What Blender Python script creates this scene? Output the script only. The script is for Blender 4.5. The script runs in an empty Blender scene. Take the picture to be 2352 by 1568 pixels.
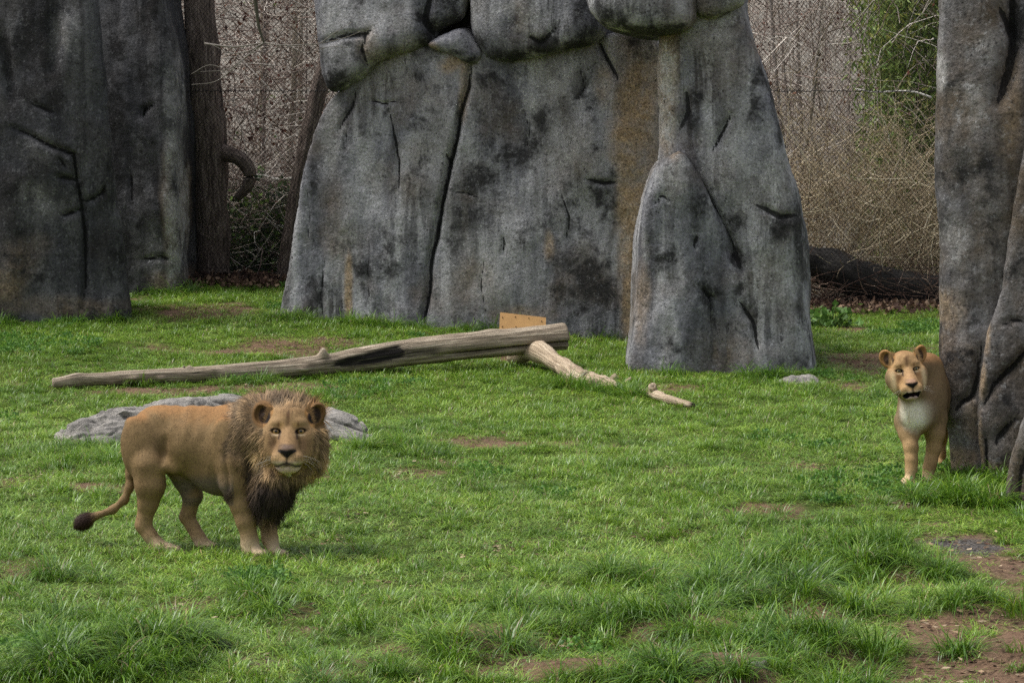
import bpy, math
import numpy as np
from mathutils import Vector, Matrix

# ------------------------------------------------------------------ camera, sky, sun, exposure
scene = bpy.context.scene
CAM_H = 3.08                       # eye height of the viewing deck above the lawn, metres
FPX = 6431.0                       # focal length in units of a 2352-wide frame
PITCH = math.atan((784 - 278) / FPX)
cam_data = bpy.data.cameras.new('camera')
cam_data.sensor_width = 36.0
cam_data.lens = 36.0 * FPX / 2352.0
cam_data.clip_start = 0.1
cam_data.clip_end = 2000
cam = bpy.data.objects.new('camera', cam_data)
scene.collection.objects.link(cam)
cam.location = (0, 0, CAM_H)
cam.rotation_euler = (math.radians(90) - PITCH, 0, 0)
scene.camera = cam

SUN_EL = math.radians(64)
SUN_AZ = math.radians(-86)        # measured from +Y towards +X: the light comes from the left, a little from behind
world = bpy.data.worlds.new('World')
scene.world = world
world.use_nodes = True
wn = world.node_tree
wn.nodes.clear()
w_out = wn.nodes.new('ShaderNodeOutputWorld')
w_bg = wn.nodes.new('ShaderNodeBackground')
w_sky = wn.nodes.new('ShaderNodeTexSky')
w_sky.sky_type = 'NISHITA'
w_sky.sun_disc = False
w_sky.sun_elevation = SUN_EL
w_sky.sun_rotation = SUN_AZ
w_sky.dust_density = 4.0
w_sky.air_density = 1.0
w_sat = wn.nodes.new('ShaderNodeHueSaturation')   # high cloud: a paler sky
w_sat.inputs['Saturation'].default_value = 0.42
wn.links.new(w_sky.outputs[0], w_sat.inputs['Color'])
wn.links.new(w_sat.outputs[0], w_bg.inputs[0])
w_bg.inputs[1].default_value = 0.15
wn.links.new(w_bg.outputs[0], w_out.inputs[0])

sun_data = bpy.data.lights.new('sun', 'SUN')
sun_data.energy = 2.0
sun_data.angle = math.radians(18)
sun_data.color = (1.0, 0.985, 0.96)
sun = bpy.data.objects.new('sun', sun_data)
scene.collection.objects.link(sun)
sd = Vector((math.cos(SUN_EL) * math.sin(SUN_AZ), math.cos(SUN_EL) * math.cos(SUN_AZ), math.sin(SUN_EL)))
sun.rotation_euler = (-sd).to_track_quat('-Z', 'Y').to_euler()
sun.location = sd * 60

scene.view_settings.view_transform = 'Standard'
scene.view_settings.look = 'None'
scene.view_settings.gamma = 1
scene.view_settings.exposure = 0.36
scene.cycles.use_denoising = False
scene.cycles.max_bounces = 5
scene.cycles.diffuse_bounces = 3
scene.cycles.glossy_bounces = 2
scene.cycles.transmission_bounces = 3
scene.cycles.transparent_max_bounces = 6
scene.cycles.caustics_reflective = False
scene.cycles.caustics_refractive = False

COL = scene.collection
def want(k):
    return True

# ------------------------------------------------------------------ places
def ray(u, v):
    dx = (u - 1176) / FPX
    dy = (784 - v) / FPX
    c, s = math.cos(PITCH), math.sin(PITCH)
    return np.array([dx, c + dy * s, -s + dy * c])

def at(u, v, Y):
    d = ray(u, v)
    return np.array([0, 0, CAM_H]) + d * (Y / d[1])

# ------------------------------------------------------------------ noise
def _hash(ix, iy, iz, seed):
    h = (ix.astype(np.uint32) * np.uint32(374761393) + iy.astype(np.uint32) * np.uint32(668265263)
         + iz.astype(np.uint32) * np.uint32(2147483647) + np.uint32(seed * 144665 + 77))
    h = (h ^ (h >> np.uint32(13))) * np.uint32(1274126177)
    h = (h ^ (h >> np.uint32(16))) * np.uint32(2246822519)
    return ((h ^ (h >> np.uint32(15))) & np.uint32(0xFFFFFF)).astype(np.float32) / 16777215.0

def vnoise(p, seed=0):
    p = np.asarray(p, np.float32)
    f = np.floor(p)
    i = f.astype(np.int64)
    t = p - f
    t = t * t * t * (t * (t * 6 - 15) + 10)
    r = 0
    for dx in (0, 1):
        wx = t[:, 0] if dx else 1 - t[:, 0]
        for dy in (0, 1):
            wy = t[:, 1] if dy else 1 - t[:, 1]
            for dz in (0, 1):
                wz = t[:, 2] if dz else 1 - t[:, 2]
                r = r + wx * wy * wz * _hash(i[:, 0] + dx, i[:, 1] + dy, i[:, 2] + dz, seed)
    return r * 2 - 1

def fbm(p, octaves=4, seed=0, gain=0.5):
    p = np.asarray(p, np.float32)
    a, s, tot = 1.0, 0, 0
    for o in range(octaves):
        s = s + a * vnoise(p * (2.03 ** o) + 17.3 * o, seed + o)
        tot += a
        a *= gain
    return s / tot

def smooth(a, b, x):
    t = np.clip((np.asarray(x, dtype=float) - a) / (b - a), 0, 1)
    return t * t * (3 - 2 * t)

def lin(r, g, b, k=1.0):
    def f(c):
        c = c / 255.0
        return c / 12.92 if c <= 0.04045 else ((c + 0.055) / 1.055) ** 2.4
    return np.array([f(r) * k, f(g) * k, f(b) * k])

# ------------------------------------------------------------------ mesh and object helpers
def build_mesh(name, V, faces, cols=None, smooth_shade=True, attrs=None, normals=None):
    """faces: array (n,3)/(n,4) or a list of such arrays."""
    if not isinstance(faces, list):
        faces = [faces]
    faces = [np.asarray(f, np.int32) for f in faces if len(f)]
    me = bpy.data.meshes.new(name)
    V = np.asarray(V, np.float32)
    me.vertices.add(len(V))
    me.vertices.foreach_set('co', V.ravel())
    nl = sum(f.size for f in faces)
    npoly = sum(len(f) for f in faces)
    me.loops.add(nl)
    me.polygons.add(npoly)
    me.loops.foreach_set('vertex_index', np.concatenate([f.ravel() for f in faces]))
    totals = np.concatenate([np.full(len(f), f.shape[1], np.int32) for f in faces])
    starts = np.concatenate([[0], np.cumsum(totals)[:-1]]).astype(np.int32)
    me.polygons.foreach_set('loop_start', starts)
    me.polygons.foreach_set('loop_total', totals)
    me.polygons.foreach_set('use_smooth', np.full(npoly, smooth_shade))
    me.update(calc_edges=True)
    if cols is not None:
        c = np.ones((len(V), 4), np.float32)
        c[:, :3] = cols
        a = me.attributes.new('col', 'FLOAT_COLOR', 'POINT')
        a.data.foreach_set('color', c.ravel())
    for k, val in (attrs or {}).items():
        val = np.asarray(val, np.float32)
        if val.ndim == 2:
            a = me.attributes.new(k, 'FLOAT_VECTOR', 'POINT')
            a.data.foreach_set('vector', val.ravel())
        else:
            a = me.attributes.new(k, 'FLOAT', 'POINT')
            a.data.foreach_set('value', val)
    if normals is not None:
        me.normals_split_custom_set_from_vertices(np.asarray(normals, np.float32))
    return me

def link(name, me, mat=None, parent=None, loc=(0, 0, 0), rotz=0.0):
    o = bpy.data.objects.new(name, me)
    COL.objects.link(o)
    o.location = loc
    o.rotation_euler = (0, 0, rotz)
    if parent is not None:
        o.parent = parent
    if mat is not None and me is not None and not me.materials:
        me.materials.append(mat)
    return o

def tag(o, label=None, cat=None, group=None, kind=None):
    if label: o['label'] = label
    if cat: o['category'] = cat
    if group: o['group'] = group
    if kind: o['kind'] = kind
    return o

def empty(name, loc, label, cat, group=None, rotz=0.0):
    o = link(name, None, loc=[float(c) for c in loc], rotz=rotz)
    o.empty_display_size = 0.2
    return tag(o, label, cat, group)

def tube(path, radii, sides=8, caps=True, jitter=0.0, rng=None, flat=1.0):
    """A tapered tube along a polyline; returns verts, list of face arrays, (along, angle) coords."""
    path = np.asarray(path, float)
    radii = np.broadcast_to(np.asarray(radii, float), (len(path),))
    tan = np.gradient(path, axis=0)
    tan /= np.linalg.norm(tan, axis=1)[:, None] + 1e-9
    ref = np.array([0, 0, 1.0]) if abs(tan[:, 2]).mean() < 0.8 else np.array([0, 1.0, 0])
    V, st = [], []
    ang = np.arange(sides) * 2 * math.pi / sides
    dist = np.concatenate([[0], np.cumsum(np.linalg.norm(np.diff(path, axis=0), axis=1))])
    for i, (p, t, r) in enumerate(zip(path, tan, radii)):
        n = ref - t * ref.dot(t)
        n /= np.linalg.norm(n) + 1e-9
        b = np.cross(t, n)
        V.append(p + r * (np.cos(ang)[:, None] * n + np.sin(ang)[:, None] * b * flat))
        st.append(np.stack([np.full(sides, dist[i]), np.cos(ang) * r, np.sin(ang) * r], 1))
    n = len(path)
    i = np.arange(n - 1)[:, None] * sides
    j = np.arange(sides)[None, :]
    j2 = (j + 1) % sides
    q = np.stack([i + j, i + j2, i + sides + j2, i + sides + j], -1).reshape(-1, 4)
    V = np.concatenate(V)
    st = np.concatenate(st)
    faces = [q]
    if caps:
        c0, c1 = len(V), len(V) + 1
        V = np.vstack([V, path[0], path[-1]])
        st = np.vstack([st, [dist[0], 0, 0], [dist[-1], 0, 0]])
        j = np.arange(sides)
        faces.append(np.stack([np.full(sides, c0), (j + 1) % sides, j], 1))
        e = (n - 1) * sides
        faces.append(np.stack([np.full(sides, c1), e + j, e + (j + 1) % sides], 1))
    return V, faces, st

class Bag:
    """Collects pieces of one part into one mesh."""
    def __init__(self):
        self.V, self.T, self.Q, self.C, self.n = [], [], [], [], 0
    def add(self, V, faces, col=None):
        V = np.asarray(V, float)
        for f in (faces if isinstance(faces, list) else [faces]):
            f = np.asarray(f)
            if len(f):
                (self.T if f.shape[1] == 3 else self.Q).append(f + self.n)
        self.V.append(V)
        if col is not None:
            self.C.append(np.broadcast_to(np.asarray(col, float), (len(V), 3)))
        self.n += len(V)
    def mesh(self, name, smooth_shade=True, attrs=None):
        fs = []
        if self.Q: fs.append(np.concatenate(self.Q))
        if self.T: fs.append(np.concatenate(self.T))
        return build_mesh(name, np.concatenate(self.V), fs, np.concatenate(self.C) if self.C else None, smooth_shade, attrs)

def spline(pts, n):
    """Catmull-Rom through points, n samples."""
    P = np.asarray(pts, float)
    P = np.vstack([2 * P[0] - P[1], P, 2 * P[-1] - P[-2]])
    m = len(P) - 3
    t = np.linspace(0, m, n)
    k = np.minimum(t.astype(int), m - 1)
    f = (t - k)[:, None]
    a, b, c, d = P[k], P[k + 1], P[k + 2], P[k + 3]
    return 0.5 * (2 * b + (c - a) * f + (2 * a - 5 * b + 4 * c - d) * f ** 2 + (3 * b - a - 3 * c + d) * f ** 3)

# ------------------------------------------------------------------ implicit shapes
def smin(a, b, k):
    if k <= 0:
        return np.minimum(a, b)
    h = np.maximum(k - np.abs(a - b), 0) / k
    return np.minimum(a, b) - h * h * k * 0.25

class Field:
    def __init__(self, lo, hi, h):
        self.lo = np.asarray(lo, np.float32)
        self.h = h
        self.n = np.ceil((np.asarray(hi) - self.lo) / h).astype(int) + 1
        self.D = np.full(self.n, 1e3, np.float32)
        self.ax = [self.lo[i] + h * np.arange(self.n[i], dtype=np.float32) for i in range(3)]
    def _sl(self, lo, hi):
        a = np.clip(np.floor((lo - self.lo) / self.h).astype(int), 0, self.n)
        b = np.clip(np.ceil((hi - self.lo) / self.h).astype(int) + 1, 0, self.n)
        sl = tuple(slice(x, y) for x, y in zip(a, b))
        X = self.ax[0][sl[0]][:, None, None]
        Y = self.ax[1][sl[1]][None, :, None]
        Z = self.ax[2][sl[2]][None, None, :]
        return sl, X, Y, Z
    def put(self, d, sl, k, cut):
        if cut:
            self.D[sl] = -smin(-self.D[sl], d, k)
        else:
            self.D[sl] = smin(self.D[sl], d, k)
    def cone(self, a, b, ra, rb, k=0.03, cut=False):
        a, b = np.asarray(a, np.float32), np.asarray(b, np.float32)
        m = max(ra, rb) + k + 3 * self.h
        sl, X, Y, Z = self._sl(np.minimum(a, b) - m, np.maximum(a, b) + m)
        ba = b - a
        l2 = float(ba.dot(ba)) + 1e-12
        px, py, pz = X - a[0], Y - a[1], Z - a[2]
        t = np.clip((px * ba[0] + py * ba[1] + pz * ba[2]) / l2, 0, 1)
        d = np.sqrt((px - t * ba[0]) ** 2 + (py - t * ba[1]) ** 2 + (pz - t * ba[2]) ** 2) - (ra + (rb - ra) * t)
        self.put(d.astype(np.float32), sl, k, cut)
    def ell(self, c, r, R=None, k=0.03, cut=False):
        """ellipsoid; rows of R are its axes"""
        c, r = np.asarray(c, np.float32), np.asarray(r, np.float32)
        R = np.eye(3, dtype=np.float32) if R is None else np.asarray(R, np.float32)
        ext = np.sqrt(((R * r[:, None]) ** 2).sum(0)) + k + 3 * self.h
        sl, X, Y, Z = self._sl(c - ext, c + ext)
        px, py, pz = X - c[0], Y - c[1], Z - c[2]
        q0 = 0; q1 = 0
        for i in range(3):
            w = (px * R[i, 0] + py * R[i, 1] + pz * R[i, 2]) / r[i]
            q0 = q0 + w * w
            q1 = q1 + (w / r[i]) ** 2
        q0 = np.sqrt(q0); q1 = np.sqrt(q1) + 1e-6
        self.put((q0 * (q0 - 1) / q1).astype(np.float32), sl, k, cut)
    def chain(self, pts, k=0.03):
        for (a, ra), (b, rb) in zip(pts[:-1], pts[1:]):
            self.cone(a, b, ra, rb, k)
    def value(self, p):
        i = np.clip(np.round((np.asarray(p) - self.lo) / self.h).astype(int), 0, self.n - 1)
        return self.D[tuple(i)]
    def mesh(self):
        D, h = self.D, self.h
        s = D < 0
        cnt = np.zeros(tuple(np.array(D.shape) - 1), np.int8)
        for dx in (0, 1):
            for dy in (0, 1):
                for dz in (0, 1):
                    cnt += s[dx:D.shape[0] - 1 + dx, dy:D.shape[1] - 1 + dy, dz:D.shape[2] - 1 + dz]
        act = np.argwhere((cnt > 0) & (cnt < 8))
        idx = np.full(cnt.shape, -1, np.int32)
        idx[tuple(act.T)] = np.arange(len(act))
        acc = np.zeros((len(act), 3)); num = np.zeros(len(act))
        corners = [(x, y, z) for x in (0, 1) for y in (0, 1) for z in (0, 1)]
        val = {c: D[act[:, 0] + c[0], act[:, 1] + c[1], act[:, 2] + c[2]].astype(float) for c in corners}
        for c in corners:
            for ax in range(3):
                if c[ax] == 0:
                    e = list(c); e[ax] = 1; e = tuple(e)
                    a, b = val[c], val[e]
                    m = (a < 0) != (b < 0)
                    t = np.where(m, a / np.where(m, a - b, 1), 0)
                    p = np.array(c, float)[None, :] + 0 * acc
                    p[:, ax] += t
                    acc += np.where(m[:, None], p, 0)
                    num += m
        V = self.lo + h * (act + acc / np.maximum(num, 1)[:, None])
        Q = []
        n = D.shape
        for ax in range(3):
            o = [a for a in range(3) if a != ax]
            A = [slice(None)] * 3; B = [slice(None)] * 3
            A[ax] = slice(0, n[ax] - 1); B[ax] = slice(1, n[ax])
            sa, sb = s[tuple(A)], s[tuple(B)]
            e = np.argwhere(sa != sb)
            ok = (e[:, o[0]] > 0) & (e[:, o[1]] > 0) & (e[:, o[0]] < n[o[0]] - 1) & (e[:, o[1]] < n[o[1]] - 1)
            e = e[ok]
            inside = s[tuple(e.T)]
            quad = []
            for d0, d1 in ((-1, -1), (0, -1), (0, 0), (-1, 0)):
                c = e.copy(); c[:, o[0]] += d0; c[:, o[1]] += d1
                quad.append(idx[tuple(c.T)])
            q = np.stack(quad, 1)
            flip = inside if ax != 1 else ~inside
            q[~flip] = q[~flip][:, ::-1]
            Q.append(q)
        return V, np.concatenate(Q)

def relax(V, Q, n=2, w=0.5):
    e = np.concatenate([Q[:, [0, 1]], Q[:, [1, 2]], Q[:, [2, 3]], Q[:, [3, 0]]])
    for _ in range(n):
        S = np.zeros_like(V); c = np.zeros(len(V))
        for k in range(3):
            S[:, k] = np.bincount(e[:, 0], V[e[:, 1], k], len(V)) + np.bincount(e[:, 1], V[e[:, 0], k], len(V))
        c = np.bincount(e[:, 0], minlength=len(V)) + np.bincount(e[:, 1], minlength=len(V))
        V = V * (1 - w) + w * S / np.maximum(c, 1)[:, None]
    return V

def vnormals(V, Q):
    fn = np.cross(V[Q[:, 2]] - V[Q[:, 0]], V[Q[:, 3]] - V[Q[:, 1]])
    N = np.zeros_like(V)
    for c in range(4):
        for k in range(3):
            N[:, k] += np.bincount(Q[:, c], fn[:, k], len(V))
    return N / (np.linalg.norm(N, axis=1)[:, None] + 1e-12)

def polydist(px, pz, poly):
    """signed distance to a closed 2-D polygon (negative inside)"""
    poly = np.asarray(poly, np.float32)
    d2 = np.full(px.shape, 1e9, np.float32)
    ins = np.zeros(px.shape, bool)
    for (ax, az), (bx, bz) in zip(poly, np.roll(poly, -1, 0)):
        ex, ez = bx - ax, bz - az
        wx, wz = px - ax, pz - az
        t = np.clip((wx * ex + wz * ez) / (ex * ex + ez * ez + 1e-9), 0, 1)
        d2 = np.minimum(d2, (wx - ex * t) ** 2 + (wz - ez * t) ** 2)
        c = ((az <= pz) != (bz <= pz)) & (px < (bx - ax) * (pz - az) / (bz - az + 1e-12) + ax)
        ins ^= c
    d = np.sqrt(d2)
    return np.where(ins, -d, d)

def linedist(p2, pts):
    """distance of 2-D points to a polyline, and where along it (0..1)"""
    best = np.full(len(p2), 1e9); where = np.zeros(len(p2))
    pts = np.asarray(pts, float)
    m = len(pts) - 1
    for i in range(m):
        a, b = pts[i], pts[i + 1]
        e = b - a
        t = np.clip(((p2 - a) @ e) / (e @ e + 1e-12), 0, 1)
        d = np.linalg.norm(p2 - a - t[:, None] * e, axis=1)
        w = d < best
        best[w] = d[w]; where[w] = (i + t[w]) / m
    return best, where

# ------------------------------------------------------------------ materials
class Mat:
    def __init__(self, name):
        self.m = bpy.data.materials.new(name)
        self.m.use_nodes = True
        self.nt = self.m.node_tree
        self.nt.nodes.clear()
        self.out = self.n('ShaderNodeOutputMaterial')
    def n(self, t, ins=None, **props):
        nd = self.nt.nodes.new(t)
        for k, v in props.items():
            setattr(nd, k, v)
        for k, v in (ins or {}).items():
            self.set(nd.inputs[k], v)
        return nd
    def set(self, sock, v):
        if isinstance(v, bpy.types.NodeSocket):
            self.nt.links.new(v, sock)
        elif isinstance(v, bpy.types.Node):
            self.nt.links.new(v.outputs[0], sock)
        else:
            if sock.type == 'RGBA' and len(v) == 3:
                v = (*v, 1)
            sock.default_value = v
    def coord(self, which='Object', scale=(1, 1, 1)):
        tc = self.n('ShaderNodeTexCoord')
        mp = self.n('ShaderNodeMapping', {'Vector': tc.outputs[which], 'Scale': scale})
        return mp.outputs[0]
    def noise(self, vec, scale, detail=4, rough=0.55, dist=0.0):
        return self.n('ShaderNodeTexNoise', {'Vector': vec, 'Scale': scale, 'Detail': detail, 'Roughness': rough, 'Distortion': dist}).outputs[0]
    def ramp(self, fac, stops, interp='LINEAR'):
        r = self.n('ShaderNodeValToRGB', {'Fac': fac})
        r.color_ramp.interpolation = interp
        els = r.color_ramp.elements
        while len(els) < len(stops):
            els.new(0.5)
        for e, (p, c) in zip(els, stops):
            e.position = p
            e.color = (*c, 1) if hasattr(c, '__len__') else (c, c, c, 1)
        return r.outputs[0]
    def mix(self, fac, a, b, mode='MIX'):
        n = self.n('ShaderNodeMix', data_type='RGBA', blend_type=mode)
        self.set(n.inputs[0], fac); self.set(n.inputs[6], a); self.set(n.inputs[7], b)
        return n.outputs[2]
    def math(self, op, a, b=0.0, clamp=False):
        n = self.n('ShaderNodeMath', operation=op, use_clamp=clamp)
        self.set(n.inputs[0], a); self.set(n.inputs[1], b)
        return n.outputs[0]
    def attr(self, name, out='Fac'):
        return self.n('ShaderNodeAttribute', attribute_name=name).outputs[out]
    def bump(self, height, strength=0.5, dist=0.02, normal=None):
        b = self.n('ShaderNodeBump', {'Height': height, 'Strength': strength, 'Distance': dist})
        if normal is not None: self.set(b.inputs['Normal'], normal)
        return b.outputs[0]
    def principled(self, color, rough=0.8, spec=0.3, normal=None, **kw):
        p = self.n('ShaderNodeBsdfPrincipled', {'Base Color': color, 'Roughness': rough, 'Specular IOR Level': spec})
        if normal is not None: self.set(p.inputs['Normal'], normal)
        for k, v in kw.items(): self.set(p.inputs[k], v)
        return p
    def done(self, shader):
        self.nt.links.new(shader.outputs[0], self.out.inputs[0])
        return self.m

def rgb(*a):
    return tuple(float(x) for x in lin(*a))

def plain(name, color, rough=0.8, spec=0.3, var=0.25, scale=8.0, bump=0.0):
    M = Mat(name)
    v = M.coord()
    nz = M.noise(v, scale, 5)
    c = M.mix(M.ramp(nz, [(0.3, 0.0), (0.7, 1.0)]), tuple(c * (1 - var) for c in color), tuple(min(1, c * (1 + var)) for c in color))
    nm = M.bump(M.noise(v, scale * 6, 4), bump, 0.01) if bump else None
    return M.done(M.principled(c, rough, spec, nm))

def coat_mat(name, rough=0.75, spec=0.2, fine=True):
    M = Mat(name)
    c = M.attr('col', 'Color')
    v = M.coord()
    nz = M.noise(v, 60, 4)
    c = M.mix(1.0, c, M.ramp(nz, [(0.3, 0.78), (0.7, 1.18)]), 'MULTIPLY')
    nm = M.bump(M.noise(v, 120, 3), 0.35, 0.004)
    return M.done(M.principled(c, rough, spec, nm))
# ------------------------------------------------------------------ the lie of the land
def softplus(x, w):
    return w * np.logaddexp(0, np.asarray(x, float) / w)

MOUNDS = []                         # tussocky humps on the near bank: x, y, radius, height
def height(x, y):
    x = np.atleast_1d(np.asarray(x, float)); y = np.atleast_1d(np.asarray(y, float))
    x, y = np.broadcast_arrays(x, y)
    z = (0.04 - 0.018 * np.tanh(x / 2.5)) * softplus(y - 30, 0.8)
    z = z + 0.42 * softplus(y - 48, 1.5)
    z = np.minimum(z, 45 + 0 * z)
    p = np.stack([x.ravel(), y.ravel(), np.zeros(x.size)], 1)
    near = np.exp(-((x - 0) / 40) ** 2)
    n = 0.045 * fbm(p * 0.55, 3, 5) + 0.018 * fbm(p * 2.3, 2, 9)
    for (mx, my, mr, mh) in MOUNDS:
        z = z + mh * np.exp(-(((x - mx) / mr) ** 2 + ((y - my) / (mr * 1.3)) ** 2))
    calm = 1 - 0.85 * np.exp(-(((x + 2.3) / 1.1) ** 2 + ((y - 20.1) / 0.7) ** 2)) - 0.85 * np.exp(-(((x - 3.6) / .8) ** 2 + ((y - 24.1) / 0.9) ** 2))
    return z + n.reshape(x.shape) * near * np.clip(calm, 0.1, 1)

def gnd(u, v):
    lo, hi = 10.0, 70.0
    for _ in range(40):
        m = 0.5 * (lo + hi)
        p = at(u, v, m)
        if p[2] > height(p[0], p[1])[0]: lo = m
        else: hi = m
    p = at(u, v, hi)
    p[2] = height(p[0], p[1])[0]
    return p

MOUNDS = [(*gnd(u, v)[:2], r, h_) for (u, v, r, h_) in [(1830, 1310, .45, .12), (1990, 1295, .40, .11), (2100, 1310, .3, .09), (1590, 1355, .3, .09), (1700, 1400, .3, .09), (1860, 1395, .34, .11), (1500, 1450, .3, .11), (1620, 1460, .28, .09), (1880, 1500, .32, .13), (1650, 1560, .4, .13),
          (2220, 1400, .32, .11), (2340, 1500, .3, .12), (1080, 1490, .34, .10), (300, 1500, .45, .11), (120, 1550, .4, .12), (1320, 1550, .25, .09), (1280, 1445, .25, .08), (760, 1565, .35, .08), (540, 1380, .25, .06), (1420, 1335, .22, .07), (1210, 1405, .25, .06)]]
# bare patches: photo place of the patch, half-length and half-width in metres, strength, gravel share
BARE = [(650, 800, .8, 1.1, .7, .1), (760, 790, .5, .8, .5, 0), (380, 902, .8, .35, .8, 0), (690, 884, .7, .3, .8, 0), (520, 893, .6, .3, .7, 0),
        (950, 1085, .55, .35, .8, 0), (1010, 1065, .2, .3, .7, 0), (1540, 892, .35, .5, .7, 0), (1860, 1070, .22, .35, .8, 0), (1540, 1085, .2, .4, .6, 0),
        (2070, 1152, .16, .4, 1, 0), (1985, 835, .50, 1.7, .9, .3), (1940, 890, .4, .8, .5, .3), (2215, 1255, .34, .6, 1, .9), (2290, 1300, .42, .5, 1, .2),
        (2200, 1480, .30, .50, 1, .1), (2290, 1420, .22, .35, .8, .1), (1395, 1535, .22, .38, 1, 0), (1585, 1500, .16, .30, .9, .1), (1890, 1440, .16, .35, .8, 0), (2010, 1375, .16, .2, .8, 0),
        (1960, 1510, .22, .25, .7, 0), (620, 1522, .38, .25, .8, .8), (450, 1392, .3, .35, .55, .1), (690, 1400, .2, .35, .5, .2), (780, 1243, .12, .3, .5, 0), (1170, 1258, .2, .35, .5, 0),
        (870, 1350, .16, .3, .5, 0), (1060, 1290, .15, .3, .4, .1), (40, 1105, .25, .5, .6, 0), (470, 715, 1.1, 1.2, .6, 0), (1550, 1220, .2, .25, .5, .1), (1280, 1480, .2, .3, .6, .2),
        (1010, 1480, .2, .3, .5, .4), (730, 1100, .2, .4, .6, 0), (2300, 1545, .3, .2, .8, .2), (2080, 1560, .3, .2, .7, .2), (1480, 1240, .15, .25, .4, .1), (820, 1180, .1, .25, .3, 0), (2330, 1370, .35, .6, 1, .2), (2140, 1440, .3, .35, .9, .1), (2250, 1530, .4, .35, 1, .1), (2060, 1320, .22, .3, .8, .3), (2130, 1245, .2, .3, .7, .5), (1500, 1490, .14, .2, .8, 0), (1740, 1430, .14, .22, .7, 0)]
BARE_W = []
for (u, v, a, b, s, g) in BARE:
    p = gnd(u, v)
    BARE_W.append((p[0], p[1], a, b, s, g))

def bareness(x, y):
    p = np.stack([x, y, 0 * x], 1)
    w = fbm(p * 2.1, 3, 31) * 0.45
    b = np.zeros(len(x)); g = np.zeros(len(x))
    for (px, py, a, c, s, gr) in BARE_W:
        q = np.sqrt(((x - px) / a) ** 2 + ((y - py) / c) ** 2) + w
        k = s * (1 - smooth(0.45, 1.3, q))
        k = k * (1.0 if (px > 1.6 or py > 29) else .72)
        b = np.maximum(b, k); g = np.maximum(g, k * gr)
    bank = smooth(0.2, 1.4, x) * (1 - smooth(17.0, 19.5, y + .35 * (2.2 - x)))       # the worn near bank on the right
    b = np.maximum(b, bank * smooth(-.02, .30, fbm(p * 1.7 + 3, 3, 83)) * .95)
    sp = smooth(0.34, 0.62, fbm(p * 0.9, 4, 77)) * 0.75          # small worn spots all over
    return np.maximum(b, sp), g

def ground_mat():
    M = Mat('soil')
    v = M.coord()
    big = M.noise(v, 1.6, 6, 0.6)
    fine = M.noise(v, 28, 6, 0.65)
    c = M.ramp(fine, [(0.25, rgb(58, 46, 36)), (0.5, rgb(104, 84, 67)), (0.75, rgb(142, 118, 96))])
    c = M.mix(M.ramp(big, [(0.4, 0.0), (0.65, 1.0)]), c, M.mix(0.5, c, rgb(120, 92, 72)))
    vo = M.n('ShaderNodeTexVoronoi', {'Vector': v, 'Scale': 45.0})
    gcol = M.mix(M.ramp(vo.outputs['Distance'], [(0.1, 1.0), (0.6, 0.0)]), rgb(62, 58, 55), M.mix(vo.outputs['Color'], rgb(92, 87, 83), rgb(140, 134, 128)))
    c = M.mix(M.attr('gravel'), c, gcol)
    moss = M.mix(M.ramp(fine, [(0.3, 0.0), (0.7, 1.0)]), rgb(44, 58, 20), rgb(82, 96, 38))
    c = M.mix(M.attr('turf'), c, moss)
    litter = M.ramp(M.noise(v, 9, 8, 0.75), [(0.3, rgb(98, 94, 86)), (0.5, rgb(126, 121, 112)), (0.7, rgb(152, 146, 136))])
    c = M.mix(M.attr('litter'), c, litter)
    nm = M.bump(fine, 0.9, 0.02)
    nm = M.bump(vo.outputs['Distance'], 0.5, 0.01, nm)
    return M.done(M.principled(c, 0.95, 0.15, nm))

xs = np.concatenate([[-400, -200, -110, -60, -35, -20, -14], np.arange(-10, 10.01, 0.125), [14, 20, 35, 60, 110, 200, 400]])
ys = np.concatenate([[-200, -60, -10, 2, 8, 11], np.arange(13, 46, 0.125), np.arange(46, 70, 0.5), [75, 85, 100, 130, 170, 230, 320, 450]])
GX, GY = np.meshgrid(xs, ys, indexing='ij')
GZ = height(GX, GY)
gx, gy = GX.ravel(), GY.ravel()
gb, gg = bareness(gx, gy)
inlawn = (1 - smooth(40.5, 42.5, gy)) * smooth(-14, -10.5, gx) * (1 - smooth(10.5, 14, gx))
a = np.arange(GX.size).reshape(GX.shape)
q = np.stack([a[:-1, :-1], a[1:, :-1], a[1:, 1:], a[:-1, 1:]], -1).reshape(-1, 4)
me = build_mesh('ground', np.stack([gx, gy, GZ.ravel()], 1), q, attrs={'gravel': smooth(.25, .7, gg), 'turf': inlawn * (1 - smooth(.2, .55, gb)), 'litter': smooth(41.5, 43.5, gy)})
tag(link('ground', me, ground_mat()), kind='structure')

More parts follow.
